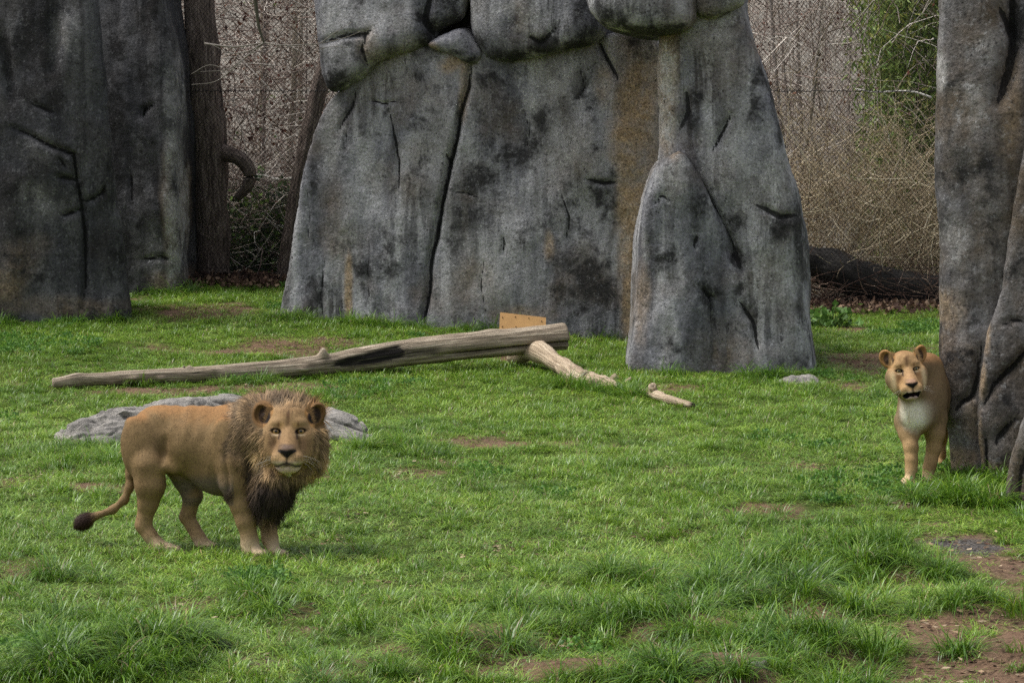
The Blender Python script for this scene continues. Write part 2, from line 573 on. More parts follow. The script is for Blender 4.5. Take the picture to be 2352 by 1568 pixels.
# ------------------------------------------------------------------ rockwork
def rock_mat(name, dark=0.0, warm=0.0):
    M = Mat(name)
    v = M.coord()
    vs = M.coord('Object', (1.0, 1.0, 0.22))                 # rain runs down the faces: streaks are tall
    big = M.noise(vs, 1.3, 7, 0.6, 0.4)
    streak = M.noise(M.coord('Object', (1, 1, 0.10)), 5.0, 6, 0.65, 0.3)
    blot = M.noise(v, 3.2, 8, 0.68, 0.2)
    grit = M.noise(v, 34, 5, 0.7)
    k = 1.0 - dark
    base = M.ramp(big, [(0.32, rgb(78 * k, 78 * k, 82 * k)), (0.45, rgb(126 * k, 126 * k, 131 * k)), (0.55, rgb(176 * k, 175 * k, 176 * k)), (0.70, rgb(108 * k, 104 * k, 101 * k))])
    base = M.mix(M.math('MULTIPLY', M.ramp(streak, [(0.48, 0.0), (0.56, 1.0)]), M.ramp(M.noise(v, .6, 3), [(.42, .15), (.6, .85)])), base, rgb(70 * k, 69 * k, 72 * k))
    base = M.mix(M.math('MULTIPLY', M.ramp(M.noise(v, 1.1, 4, 0.6), [(0.5 - warm * .3, 0.0), (0.75 - warm * .3, 1.0)]), min(1.0, 0.5 + warm)), base, rgb(122 * k, 108 * k, 92 * k))
    # tan render showing through; on the side face's left edge also painted light
    tanf = M.math('MULTIPLY', M.attr('tan'), M.ramp(blot, [(0.30, 0.25), (0.55, 1.0)]), True)
    base = M.mix(tanf, base, M.ramp(grit, [(0.3, rgb(150, 126, 98)), (0.7, rgb(184, 158, 122))]))
    # black algae; also shade painted under the overhang blocks and in recesses
    dk = M.math('MULTIPLY_ADD', M.attr('dark'), 1.45)
    dk.node.inputs[2].default_value = -0.22
    dkf = M.math('ADD', dk, M.math('MULTIPLY', M.math('SUBTRACT', blot, 0.50), 7.0), True)
    base = M.mix(M.math('MULTIPLY', dkf, 0.90, True), base, rgb(42, 41, 41))
    # pale lichen flecks and patches; on pillar and boulder also painted light
    lf = M.noise(v, 15, 8, 0.80)
    lff = M.math('MULTIPLY', M.ramp(lf, [(0.555, 0.0), (0.60, 1.0)]), M.math('ADD', M.attr('pale'), 0.30 if dark < .4 else 0.16), True)
    base = M.mix(M.math('MULTIPLY', lff, 0.75), base, rgb(192, 192, 192))
    pf = M.math('MULTIPLY', M.attr('pale'), M.ramp(blot, [(0.38, 0.0), (0.6, 1.0)]), True)
    base = M.mix(M.math('MULTIPLY', pf, 0.8), base, rgb(196, 194, 190))
    # the shade inside cracks is painted as black lines; sparse black pits
    cd = M.math('ADD', M.attr('crack'), M.math('MULTIPLY', M.math('SUBTRACT', M.noise(v, 16, 4, .7), .5), 1.3))
    base = M.mix(M.math('MULTIPLY', M.ramp(M.math('MULTIPLY', cd, .25), [(.15, 1.0), (.21, 0.0)]), .88), base, rgb(27, 26, 26))
    vo = M.n('ShaderNodeTexVoronoi', {'Vector': v, 'Scale': 13.0})
    pit = M.math('MULTIPLY', M.ramp(vo.outputs['Distance'], [(.13, 1.0), (.19, 0.0)]), M.ramp(M.noise(v, 2.3, 3), [(.5, 0.0), (.56, 1.0)]), True)
    base = M.mix(M.math('MULTIPLY', pit, .7), base, rgb(44, 42, 41))
    # pitting
    base = M.mix(1.0, base, M.ramp(grit, [(0.36, 0.38), (0.43, 0.90), (0.56, 1.02), (0.62, 1.42)]), 'MULTIPLY')
    hn = M.noise(M.coord('Object', (1, 1, .55)), 1.3, 2, .5, .3)
    hair = M.math('MULTIPLY', M.ramp(M.math('ABSOLUTE', M.math('SUBTRACT', hn, .5)), [(0.0, 1.0), (0.010, 0.0)]), M.ramp(M.noise(v, 1.1, 2), [(.48, 0.0), (.6, 1.0)]), True)
    base = M.mix(M.math('MULTIPLY', hair, .4), base, rgb(30, 29, 29))
    nm = M.bump(M.noise(v, 7, 6, 0.6), 0.45, 0.04)
    nm = M.bump(grit, 0.8, 0.018, nm)
    return M.done(M.principled(base, 0.9, 0.2, nm))

ROCK = rock_mat('weathered_rock', 0.06, 0.08)
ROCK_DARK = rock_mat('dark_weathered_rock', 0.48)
ROCK_WARM = rock_mat('warm_weathered_rock', 0.24, 0.5)

class Wall:
    """A vertical reference plane through two ground places; turns photo places into metres along and up it."""
    def __init__(self, x0, y0, x1, y1):
        self.O = np.array([x0, y0, 0.0])
        t = np.array([x1 - x0, y1 - y0, 0.0]); self.T = t / np.linalg.norm(t)
        self.N = np.array([self.T[1], -self.T[0], 0.0])       # outward, towards the viewer
    def sz(self, u, v):
        d = ray(u, v)
        t = (self.O - np.array([0, 0, CAM_H])).dot(self.N) / d.dot(self.N)
        p = np.array([0, 0, CAM_H]) + d * t
        return float((p - self.O).dot(self.T)), float(p[2])
    def scale(self):
        return FPX / self.O[1]

def rock_piece(name, parent, wall, poly, front, thick, R, mat, h=0.04, lean=0.0, seed=0, amp=1.0, cracks=(), tan=(), dark=(), pale=(), bulge=0.0, curve=True, foot=None, side_lean=0.0):
    P = np.array([wall.sz(u, v) for u, v in poly])
    if curve:                                               # soften the outline
        Q = np.vstack([P, P[:1]])
        out = []
        for a_, b_ in zip(Q[:-1], Q[1:]):
            out += [a_ * 0.8 + b_ * 0.2, a_ * 0.2 + b_ * 0.8]
        P = np.array(out)
    lo2, hi2 = P.min(0), P.max(0)
    F = Field((lo2[0] - .25, -thick - .25, lo2[1] - .2), (hi2[0] + .25, front + bulge + .35, hi2[1] + .2), h)
    S, Nn, Z = F.ax[0][:, None, None], F.ax[1][None, :, None], F.ax[2][None, None, :]
    S2, Z2 = np.broadcast_arrays(F.ax[0][:, None], F.ax[2][None, :])
    dp = polydist(S2, Z2, P)
    w = fbm(np.stack([S2.ravel() * 0.9, Z2.ravel() * 0.7, np.full(S2.size, seed)], 1), 3, seed).reshape(S2.shape)
    c = (lo2 + hi2) / 2; e = (hi2 - lo2) / 2
    fr = front - lean * Z2 + 0.10 * amp * w + bulge * (1 - np.clip(((S2 - c[0]) / e[0]) ** 2, 0, 1))
    if foot is not None:
        fr = fr + foot * (1 - smooth(0, 0.9, Z2 - 0.2))
    dfr = Nn - fr[:, None, :].astype(np.float32)
    dpp = dp[:, None, :] + side_lean * np.maximum(0, -Nn)
    D = -smin(-dpp, -dfr, 2 * R)
    D = -smin(-D, (Nn + thick), R)
    F.D = np.ascontiguousarray(D.astype(np.float32))
    F.D[[0, -1]] = 1; F.D[:, [0, -1]] = 1; F.D[:, :, [0, -1]] = 1
    V, Q = F.mesh()
    V = relax(V, Q, 2)
    N = vnormals(V, Q)
    W = wall.O + V[:, :1] * wall.T + V[:, 1:2] * wall.N + np.array([0, 0, 1]) * V[:, 2:]
    d = 0.05 * amp * fbm(W * np.array([1.3, 1.3, .8]), 2, seed + 3) + 0.016 * amp * fbm(W * np.array([5, 5, 3.5]), 3, seed + 7) + 0.012 * amp * np.abs(fbm(W * 14, 2, seed + 11))
    sz = V[:, [0, 2]]
    dk = np.zeros(len(V)); tn = np.zeros(len(V)); pl = np.zeros(len(V)); ck_d = np.full(len(V), 4.0)
    facing = smooth(-0.1, 0.4, N[:, 1])
    wob = np.stack([fbm(W * 2.5, 3, seed + 21), fbm(W * 2.5, 3, seed + 22)], 1) * 0.03
    for ck in cracks:
        pts, wd, dep = ck
        dd, tt = linedist(sz + wob, [wall.sz(*q_) for q_ in pts])
        taper = np.sin(np.clip(tt, 0.02, 0.98) * math.pi) ** 0.4
        g = np.exp(-(dd / wd) ** 2) * taper * facing
        d -= dep * g
        if wd > .065:                                       # broad flutes get softer shade painted into the dark mask
            dk = np.maximum(dk, 0.7 * np.exp(-(dd / (wd * 0.8)) ** 2) * taper * facing)
        else:
            ck_d = np.minimum(ck_d, np.where(facing > .2, dd / (wd * (.25 + .75 * taper)), 4.0))
    k = 1.0 / wall.scale()
    wob2 = np.stack([fbm(W * 1.8, 4, seed + 31), fbm(W * 1.8, 4, seed + 32)], 1) * 0.55
    for arr, lst in ((tn, tan), (dk, dark), (pl, pale)):
        for (u, v, ru, rv, s_) in lst:
            c0 = np.array(wall.sz(u, v))
            q_ = np.sqrt((((sz - c0) / np.array([ru * k, rv * k]) + wob2) ** 2).sum(1))
            np.maximum(arr, s_ * (1 - smooth(0.35, 1.25, q_)), out=arr)
    V = V + N * d[:, None]
    W = wall.O + V[:, :1] * wall.T + V[:, 1:2] * wall.N + np.array([0, 0, 1]) * V[:, 2:]
    base = np.array(parent.location)
    me = build_mesh(name, W - base, Q, attrs={'tan': tn, 'dark': dk, 'pale': pl, 'crack': ck_d})
    # the rock frame is left-handed for some walls: make the faces look outward
    return link(name, me, mat, parent)

if want('rocks'):
    # --- the great central rock
    pl0, pl1 = gnd(645, 722), gnd(1450, 782)
    pl0[1] = min(pl0[1], pl1[1] + 0.9)
    A = Wall(pl0[0], pl0[1], pl1[0], pl1[1])
    root = empty('rock_formation', gnd(1000, 765), 'huge grey rock wall with overhanging top blocks, behind the fallen log', 'rock')
    rock_piece('wall_face', root, A, [(634, 760), (642, 700), (660, 600), (690, 400), (720, 290), (752, 218), (800, 180), (860, 135), (940, 100), (1010, 100), (1060, 125), (1090, 118), (1170, 106), (1290, 90), (1400, 72), (1530, 66), (1548, 400), (1552, 840)],
               0.0, 1.3, 0.03, ROCK, h=0.03, lean=0.03, seed=3, bulge=0.10, side_lean=0.12,
               cracks=[([(1082, 140), (1074, 200), (1060, 262), (1036, 370), (1012, 480), (992, 590), (980, 690), (968, 780)], .036, .20), ([(885, 245), (905, 320), (912, 370), (912, 430)], .022, .07), ([(845, 232), (875, 238), (907, 232)], .02, .06), ([(815, 200), (805, 250), (775, 300)], .025, .06), ([(792, 290), (793, 352)], .018, .03), ([(742, 600), (735, 680), (745, 735)], .02, .03),
                       ([(1157, 543), (1160, 565), (1152, 585)], .022, .05), ([(1378, 98), (1396, 140), (1418, 185)], .035, .10), ([(1352, 412), (1382, 421), (1415, 418)], .03, .05), ([(1026, 352), (1034, 372), (1042, 384)], .022, .06), ([(1040, 440), (1075, 446), (1100, 458)], .02, .02), ([(1290, 440), (1310, 500), (1300, 560)], .018, .02), ([(1112, 600), (1106, 660), (1118, 720)], .014, .02), ([(700, 430), (708, 500), (704, 560)], .014, .02), ([(850, 560), (846, 640), (852, 700)], .014, .015), ([(1200, 250), (1216, 300), (1208, 350)], .014, .02), ([(1330, 150), (1340, 200), (1322, 235)], .018, .03)],
               tan=[(800, 660, 12, 110, .9), (1035, 150, 34, 20, .8), (1066, 210, 13, 60, .6), (770, 500, 40, 90, .2), (1462, 300, 60, 200, 1.0), (1452, 440, 46, 120, 1.0), (1440, 560, 26, 100, .9), (1450, 720, 26, 120, .85), (1500, 560, 50, 260, .8), (1190, 720, 90, 25, .5), (1265, 560, 14, 40, .7), (1110, 650, 60, 80, .25), (1385, 200, 25, 60, .45), (1450, 130, 70, 60, .35)],
               dark=[(720, 560, 30, 160, .35), (870, 600, 60, 90, .4), (950, 540, 45, 60, .5), (830, 640, 30, 80, .45), (960, 250, 50, 60, .35), (720, 660, 30, 60, .4), (1225, 300, 40, 60, .95), (1330, 185, 20, 45, .95), (1150, 380, 80, 70, .55), (1100, 460, 70, 70, .6), (1380, 430, 40, 60, .6), (1330, 620, 70, 140, .55), (1385, 640, 40, 90, .6), (1050, 540, 35, 60, .55), (1130, 170, 40, 60, .3), (1300, 480, 50, 60, .3), (1450, 110, 60, 40, .45)],
               pale=[(760, 330, 30, 120, .45), (830, 420, 60, 120, .25), (700, 500, 20, 100, .3), (1215, 200, 50, 70, .7), (1290, 180, 50, 50, .7), (1310, 330, 40, 60, .55), (1140, 560, 80, 40, .35), (1040, 640, 60, 80, .25)])
    rock_piece('rock_core', root, A, [(690, 780), (700, 500), (740, 200), (770, -150), (1640, -150), (1640, 800)], -0.5, 1.6, 0.2, ROCK, h=0.08, seed=14, dark=[(1000, 120, 400, 120, 1)])  # dark patch paints the shade of the recess behind the blocks
    rock_piece('overhang_block', root, A, [(700, -150), (722, 20), (728, 100), (737, 160), (756, 216), (790, 205), (838, 176), (870, 140), (940, 118), (990, 104), (1006, 70), (1075, 38), (1082, -150)],
               0.30, 1.6, 0.14, ROCK, lean=0.05, seed=21, side_lean=0.1, bulge=0.15, cracks=[([(745, 98), (800, 82), (845, 80), (862, 72)], .035, .10), ([(850, 80), (838, 112), (850, 150)], .03, .05), ([(1000, -20), (985, 40), (1000, 80)], .06, .14)],
               tan=[(860, 110, 30, 40, .35)], dark=[(790, 190, 50, 28, .7), (1030, 40, 40, 60, .95), (990, 60, 30, 50, .6), (740, 120, 20, 60, .5)], pale=[(760, 60, 40, 80, .4), (900, 60, 60, 50, .35)])
    rock_piece('overhang_block', root, A, [(1070, -150), (1076, 50), (1092, 100), (1120, 132), (1160, 143), (1240, 133), (1320, 114), (1372, 96), (1398, 70), (1372, -20), (1368, -150)],
               0.42, 1.6, 0.17, ROCK, lean=0.05, seed=25, bulge=0.15, cracks=[([(1225, 85), (1250, 100), (1290, 60)], .04, .05)], dark=[(1170, 128, 80, 22, 1), (1300, 108, 80, 24, .95), (1100, 110, 30, 40, .7), (1350, 40, 30, 60, .5)], pale=[(1200, 40, 90, 60, .55), (1110, 30, 30, 60, .3)], tan=[(1210, 30, 20, 50, .3)])  # dark bands along the lower edge paint the underside's shade
    bb0, bb1 = gnd(1500, 838), gnd(1872, 868)
    B2 = Wall(bb0[0], .5 * (bb0[1] + bb1[1]) + .15, bb1[0], .5 * (bb0[1] + bb1[1]) + .05)
    rock_piece('overhang_block', root, B2, [(1345, -150), (1350, 15), (1380, 52), (1430, 70), (1510, 78), (1572, 70), (1604, 45), (1602, -150)], 0.40, 3.0, 0.16, ROCK, lean=0.0, seed=29, bulge=0.15, dark=[(1480, 66, 130, 22, 1), (1390, 40, 40, 40, .7), (1520, 20, 50, 40, .4)], pale=[(1450, 10, 60, 30, .3)])  # shaded underside painted as a dark band along the bottom
    rock_piece('overhang_block', root, B2, [(1596, -150), (1600, 34), (1640, 40), (1680, 22), (1712, 8), (1716, -150)], 0.30, 2.0, 0.10, ROCK, seed=33, dark=[(1650, 36, 60, 12, .8)])
    rock_piece('wedge_stone', root, A, [(978, 106), (1010, 84), (1062, 62), (1088, 92), (1110, 128), (1092, 150), (1030, 124)], 0.22, .9, 0.10, ROCK, seed=37, h=0.03, tan=[(1000, 106, 18, 10, .6)], dark=[(1095, 140, 20, 14, .8), (1040, 122, 40, 10, .6)])
    # --- the pillar that steps out of the wall, with the boulder leaning on it
    b0, b1 = gnd(1500, 838), gnd(1872, 868)
    b1[1] = min(b1[1], b0[1]); yb = 0.5 * (b0[1] + b1[1])
    B = Wall(b0[0], yb + .25, b1[0], yb - .15)
    rock_piece('pillar', root, B, [(1440, 900), (1452, 780), (1490, 560), (1506, 360), (1502, 60), (1520, -150), (1690, -150), (1712, 30), (1738, 110), (1772, 210), (1790, 300), (1806, 380), (1835, 465), (1850, 560), (1856, 680), (1862, 760), (1878, 900)],
               0.0, 2.0, 0.12, ROCK, h=0.034, lean=0.045, seed=41, bulge=0.25, amp=1.3, side_lean=0.12,
               cracks=[([(1682, 262), (1662, 305), (1640, 345)], .03, .08), ([(1590, 400), (1640, 490), (1680, 560), (1702, 612)], .06, .16), ([(1702, 690), (1735, 740), (1748, 800)], .03, .05), ([(1575, 210), (1580, 260), (1560, 300)], .04, .06), ([(1740, 470), (1790, 500), (1830, 495)], .04, .05)],
               tan=[(1530, 180, 30, 140, .75), (1526, 310, 26, 60, .6), (1760, 90, 30, 60, .3), (1700, 800, 80, 30, .2)], dark=[(1752, 180, 26, 110, .8), (1800, 300, 26, 130, .65), (1838, 540, 22, 120, 1.0), (1800, 520, 40, 40, .7), (1690, 600, 24, 80, .85), (1720, 420, 40, 40, .4), (1590, 240, 22, 80, .6), (1700, 500, 40, 50, .5), (1650, 740, 40, 60, .4)],
               pale=[(1532, 220, 28, 150, 1.0), (1780, 400, 50, 60, .8), (1700, 330, 50, 80, .5), (1770, 620, 60, 80, .55), (1650, 60, 60, 60, .4), (1800, 760, 40, 60, .45), (1620, 300, 20, 80, .4)])  # pale strip on the left paints light on the pillar's side
    C = Wall(b0[0], yb - .02, b1[0], yb - .02)
    rock_piece('leaning_boulder', root, C, [(1440, 880), (1452, 790), (1458, 600), (1466, 520), (1482, 440), (1508, 378), (1536, 362), (1566, 346), (1596, 384), (1640, 470), (1684, 560), (1700, 612), (1700, 700), (1720, 880)],
               0.0, 0.9, 0.09, ROCK, h=0.034, lean=0.04, seed=47, bulge=0.22, amp=1.2, cracks=[([(1600, 540), (1590, 575)], .03, .04), ([(1610, 665), (1640, 690), (1642, 760), (1640, 840)], .035, .08), ([(1500, 470), (1520, 450), (1540, 460)], .02, .03)],
               tan=[(1470, 700, 20, 120, .35), (1550, 360, 20, 14, .6)], dark=[(1600, 480, 40, 60, .45), (1620, 660, 30, 40, .6), (1530, 620, 60, 60, .3), (1500, 560, 30, 60, .3)], pale=[(1530, 410, 40, 60, .7), (1560, 370, 30, 20, .6), (1480, 560, 12, 60, .4), (1700, 760, 40, 60, .4)])  # pale upper left paints the light falling on that face

    # --- rocks on the left
    c0, c1 = gnd(20, 738), gnd(230, 732)
    c1[1] = c0[1]
    L = Wall(c0[0], c0[1], c1[0], c1[1])
    root = empty('rock_outcrop', gnd(140, 735), 'tall blackish rock outcrop with a long vertical crack beside the fence', 'rock')
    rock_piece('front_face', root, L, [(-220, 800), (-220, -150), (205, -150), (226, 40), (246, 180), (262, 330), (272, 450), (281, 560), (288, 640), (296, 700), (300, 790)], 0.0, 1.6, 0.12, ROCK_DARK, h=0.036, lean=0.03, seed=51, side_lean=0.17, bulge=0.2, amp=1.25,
               cracks=[([(33, 293), (71, 312), (124, 336), (171, 355), (179, 414), (190, 476), (195, 538), (198, 619), (198, 715)], .03, .10), ([(138, 405), (176, 414)], .03, .07), ([(143, 497), (188, 481)], .03, .07), ([(193, 466), (238, 447), (245, 428)], .03, .06), ([(76, 238), (129, 257)], .03, .05), ([(138, 362), (155, 386)], .025, .05), ([(135, -20), (130, 80), (120, 180)], .09, .10), ([(0, 60), (20, 150), (30, 250)], .08, .10)],
               tan=[(20, 650, 60, 50, .45), (120, 700, 200, 26, .22), (60, 600, 60, 60, .2)], dark=[(60, 150, 60, 140, .6), (110, 640, 60, 80, .45), (20, 480, 60, 60, .4), (270, 620, 20, 120, .6), (130, 220, 40, 160, .5), (250, 420, 20, 100, .4)], pale=[(150, 80, 40, 80, .35), (100, 470, 60, 60, .3), (90, 340, 60, 40, .2)])
    d0, d1 = gnd(300, 690), gnd(400, 676)
    L2 = Wall(d0[0], d1[1] + .1, d1[0], d1[1])
    rock_piece('rear_face', root, L2, [(180, 760), (180, -150), (362, -150), (378, 20), (394, 120), (401, 220), (403, 420), (406, 560), (408, 690), (408, 760)], 0.0, 2.0, 0.12, ROCK_DARK, lean=0.0, seed=57, side_lean=0.15, amp=1.2, cracks=[([(328, 276), (333, 252), (357, 238)], .03, .08), ([(300, 400), (306, 470)], .03, .05), ([(320, 600), (370, 590), (395, 600)], .03, .05)],
               tan=[(385, 470, 16, 120, .35), (370, 640, 40, 30, .3)], dark=[(265, 300, 30, 300, .8), (290, 560, 24, 160, .7), (320, 440, 30, 120, .5)], pale=[(390, 480, 14, 220, .9), (388, 200, 14, 120, .55), (350, 560, 30, 80, .3)])
    # a slab behind the fence
    L3 = Wall(-7.6, 43.6, -4.0, 43.6)
    root = empty('rock_slab', (-5.3, 43.6, height(-5.3, 43.6)[0]), 'smooth bluish grey rock slab seen through the fence mesh', 'rock')
    rock_piece('slab_face', root, L3, [(300, 740), (300, -150), (366, -150), (384, 30), (412, 150), (432, 330), (450, 500), (468, 640), (474, 740)], 0.0, 1.2, 0.1, ROCK, h=0.05, seed=61, pale=[(430, 440, 30, 120, .4)])

    # --- rock on the right, close to the viewer
    e0, e1 = gnd(2172, 1092), gnd(2330, 1150)
    R_ = Wall(e0[0], e0[1] - .05, e1[0] + .2, e0[1] - .15)
    root = empty('rock_column', gnd(2220, 1100), 'broad brown grey rock column hiding the rear of the lioness', 'rock')
    rock_piece('column_face', root, R_, [(2176, 1160), (2174, 1080), (2158, 900), (2150, 740), (2146, 600), (2133, 480), (2128, 400), (2132, 280), (2140, 100), (2142, -150), (2420, -150), (2420, 1160)], 0.0, .75, 0.15, ROCK_WARM, h=0.03, lean=0.0, seed=71, side_lean=0.2, amp=1.0, bulge=0.10,
               cracks=[([(2196, 940), (2207, 919), (2234, 905), (2243, 875), (2258, 790)], .03, .06), ([(2330, -40), (2332, 40), (2336, 100), (2320, 170), (2290, 230)], .06, .16), ([(2300, 20), (2325, 80)], .04, .06)],
               tan=[(2185, 720, 40, 60, .5), (2200, 1060, 50, 40, .55), (2230, 960, 20, 60, .4), (2330, 240, 30, 120, .3), (2200, 800, 60, 50, .25)], dark=[(2190, 330, 60, 130, .5), (2270, 480, 30, 130, .55), (2160, 520, 24, 120, .35), (2200, 830, 50, 60, .55), (2230, 700, 40, 60, .35), (2340, 80, 20, 40, .9)], pale=[(2160, 180, 20, 60, .7), (2230, 260, 50, 70, .5), (2200, 560, 50, 60, .4), (2270, 100, 50, 60, .35), (2210, 980, 30, 70, .35)])  # small dark patch near the top paints a shaded hole
    R2 = Wall(e0[0], e0[1] - .25, e1[0] + .2, e0[1] - .40)
    rock_piece('side_face', root, R2, [(2252, 1170), (2246, 1040), (2240, 950), (2250, 850), (2264, 745), (2290, 690), (2308, 590), (2334, 420), (2358, 320), (2460, 300), (2460, 1200)], 0.0, .7, 0.055, ROCK_WARM, h=0.03, seed=77, amp=1.0,
               cracks=[([(2360, 800), (2333, 840), (2307, 864), (2280, 887), (2254, 934)], .035, .10), ([(2335, 960), (2295, 1001), (2288, 1022)], .03, .05), ([(2262, 1000), (2262, 1120)], .03, .06), ([(2300, 745), (2330, 735), (2356, 740)], .02, .03)],
               tan=[(2262, 780, 12, 50, .6), (2252, 880, 12, 46, .6), (2250, 1020, 7, 70, .5), (2285, 1080, 40, 20, .4)], dark=[(2330, 560, 30, 90, .3), (2320, 930, 40, 50, .3)], pale=[(2320, 1000, 40, 40, .2)])  # tan left edge: rock colour plus light painted on the edge
    R3 = Wall(e0[0], e0[1] - 1.9, e1[0] + .2, e0[1] - 2.1)
    rock_piece('foot_ledge', root, R3, [(2302, 1240), (2303, 1170), (2316, 1090), (2338, 1000), (2362, 940), (2470, 900), (2470, 1240)], 0.0, 1.7, 0.06, ROCK_WARM, h=0.03, seed=81, cracks=[([(2322, 1180), (2338, 1100), (2360, 1030)], .03, .06)])

    # --- low flat rock behind the lion
    p0 = gnd(480, 1005)
    root_loc = p0
    hh = 0.022
    F = Field((-1.75, -.8, -.25), (1.75, .8, .45), hh)
    s_ = p0[1] / FPX                                        # metres for one photo unit at this distance
    for (u, y_, z_, ru, ry, rz) in [(300, .05, .05, 100, .42, .26), (220, -.05, .0, 88, .36, .19), (400, .20, .08, 150, .45, .28), (480, .32, .10, 160, .38, .30), (620, .1, .04, 150, .45, .24), (740, -.05, .03, 110, .45, .25), (795, -.25, -.02, 75, .3, .15), (250, -.25, -.03, 60, .25, .19)]:
        F.ell(((u - 480) * s_, y_, z_), (ru * s_, ry, rz), k=0.06)
    for (u, y_, z_, ru, ry, rz) in [(285, -.16, .27, 70, .035, .05), (340, -.30, .22, 60, .03, .05), (245, -.30, .18, 40, .03, .04), (790, -.3, .12, 80, .03, .04), (700, -.2, .26, 80, .025, .04)]:
        F.ell(((u - 480) * s_, y_, z_), (ru * s_, ry, rz), k=0.02, cut=True)
    V, Q = F.mesh(); V = relax(V, Q, 1); N = vnormals(V, Q)
    W = V + p0
    V = V + N * (0.06 * fbm(W * np.array([2.2, 4, 3]), 3, 91) - 0.075 * np.maximum(0, 1 - 9 * np.abs(fbm(W * np.array([1.3, 3, 4]), 3, 92))) - 0.04 * np.maximum(0, 1 - 10 * np.abs(fbm(W * np.array([3, 6, 6]), 2, 94))) + .014 * fbm(W * 11, 3, 95))[:, None]
    M = Mat('flat_stone')
    v = M.coord('Object', (1, 1.6, 2.5))
    nz = M.noise(v, 3, 8, 0.65, .5)
    c = M.ramp(nz, [(0.3, rgb(98, 95, 91)), (0.48, rgb(154, 149, 142)), (0.7, rgb(184, 177, 166))])
    g2 = M.noise(M.coord(), 45, 5, 0.7)
    c = M.mix(1.0, c, M.ramp(g2, [(0.3, 0.6), (0.6, 1.1)]), 'MULTIPLY')
    nm = M.bump(M.noise(v, 9, 8, 0.7, .4), 0.9, 0.05); nm = M.bump(g2, .5, .01, nm)
    FLAT = M.done(M.principled(c, .9, .2, nm))
    o = link('flat_rock', build_mesh('flat_rock', V, Q), FLAT, loc=[float(c) for c in p0])
    tag(o, 'low pale grey flat rock lying in the grass behind the lion', 'rock')
    # small loose stones
    def stone(u, v_, r, seed, label, mt):
        F = Field((-r * 1.8, -r * 1.5, -r), (r * 1.8, r * 1.5, r * 1.1), r / 9)
        F.ell((0, 0, 0), (r * 1.2, r * .9, r * .55), k=.01); F.ell((r * .5, .1 * r, r * .1), (r * .7, r * .7, r * .4), k=r * .2)
        V, Q = F.mesh(); N = vnormals(V, Q)
        V = V + N * (r * .25 * fbm(V / r * 1.4 + seed, 3, seed))[:, None]
        tag(link('stone', build_mesh('stone', V, Q), mt, loc=[float(c) for c in gnd(u, v_)]), label, 'stone')
    stone(484, 1492, .10, 101, 'small dark grey stone in the near grass beside bare gravel', ROCK_DARK)
    stone(1836, 880, .20, 102, 'pale crumbling stone at the foot of the rock pillar', FLAT)
    stone(1796, 1318, .06, 104, 'grey brown stone poking out among long grass blades', ROCK_WARM)
    stone(1742, 2731 / 1.7415 - 40, .05, 105, 'small buff stone lying on bare soil by long grass', FLAT)
# ------------------------------------------------------------------ wood: bark, logs, twigs
def bark_mat(name, c0, c1, c2, along=6.0, around=40.0, bump=0.9):
    """uses the 'st' attribute: metres along the trunk, and the two coordinates across it"""
    M = Mat(name)
    st = M.n('ShaderNodeAttribute', attribute_name='st').outputs['Vector']
    v = M.n('ShaderNodeMapping', {'Vector': st, 'Scale': (along, around, around)}).outputs[0]
    n1 = M.noise(v, 1.0, 6, 0.65, 0.6)
    n2 = M.noise(M.coord(), 3.0, 5, 0.6)
    c = M.ramp(n1, [(0.3, c0), (0.5, c1), (0.7, c2)])
    c = M.mix(M.math('MULTIPLY', M.ramp(n2, [(0.4, 0.0), (0.7, 1.0)]), 0.45), c, M.mix(0.5, c, c0))
    c = M.mix(M.math('MULTIPLY', M.attr('dark'), M.ramp(n1, [(0.35, 1.3), (0.65, 0.85)]), True), c, rgb(30, 27, 25))
    nm = M.bump(n1, bump, 0.03)
    return M.done(M.principled(c, 0.9, 0.2, nm))

BARK = bark_mat('rough_bark', rgb(48, 41, 37), rgb(116, 102, 93), rgb(168, 153, 142), 4.0, 30.0)
BARK_GREY = bark_mat('grey_bark', rgb(112, 104, 97), rgb(156, 146, 137), rgb(192, 182, 172), 3.0, 30.0, .4)
BARK_DARK = bark_mat('dark_wet_bark', rgb(24, 23, 23), rgb(46, 44, 43), rgb(74, 70, 66), 4.0, 26.0)
BARK_PALE = bark_mat('pale_smooth_bark', rgb(120, 112, 98), rgb(168, 158, 140), rgb(196, 186, 168), 3.0, 30.0, .4)
DEADWOOD = bark_mat('bleached_wood', rgb(104, 88, 72), rgb(184, 164, 138), rgb(220, 204, 178), 2.4, 40.0, .9)

def vcol_mat(name, rough=0.85, spec=0.2, trans=0.0):
    M = Mat(name)
    c = M.attr('col', 'Color')
    p = M.principled(c, rough, spec)
    if trans:
        t = M.n('ShaderNodeBsdfTranslucent', {'Color': c})
        mx = M.n('ShaderNodeMixShader', {0: trans, 1: p, 2: t})
        return M.done(mx)
    return M.done(p)

TWIG = vcol_mat('twigs')
LEAF = vcol_mat('leaves', 0.55, 0.35, 0.3)
DRYLEAF = vcol_mat('dry_leaves', 0.85, 0.2, 0.15)

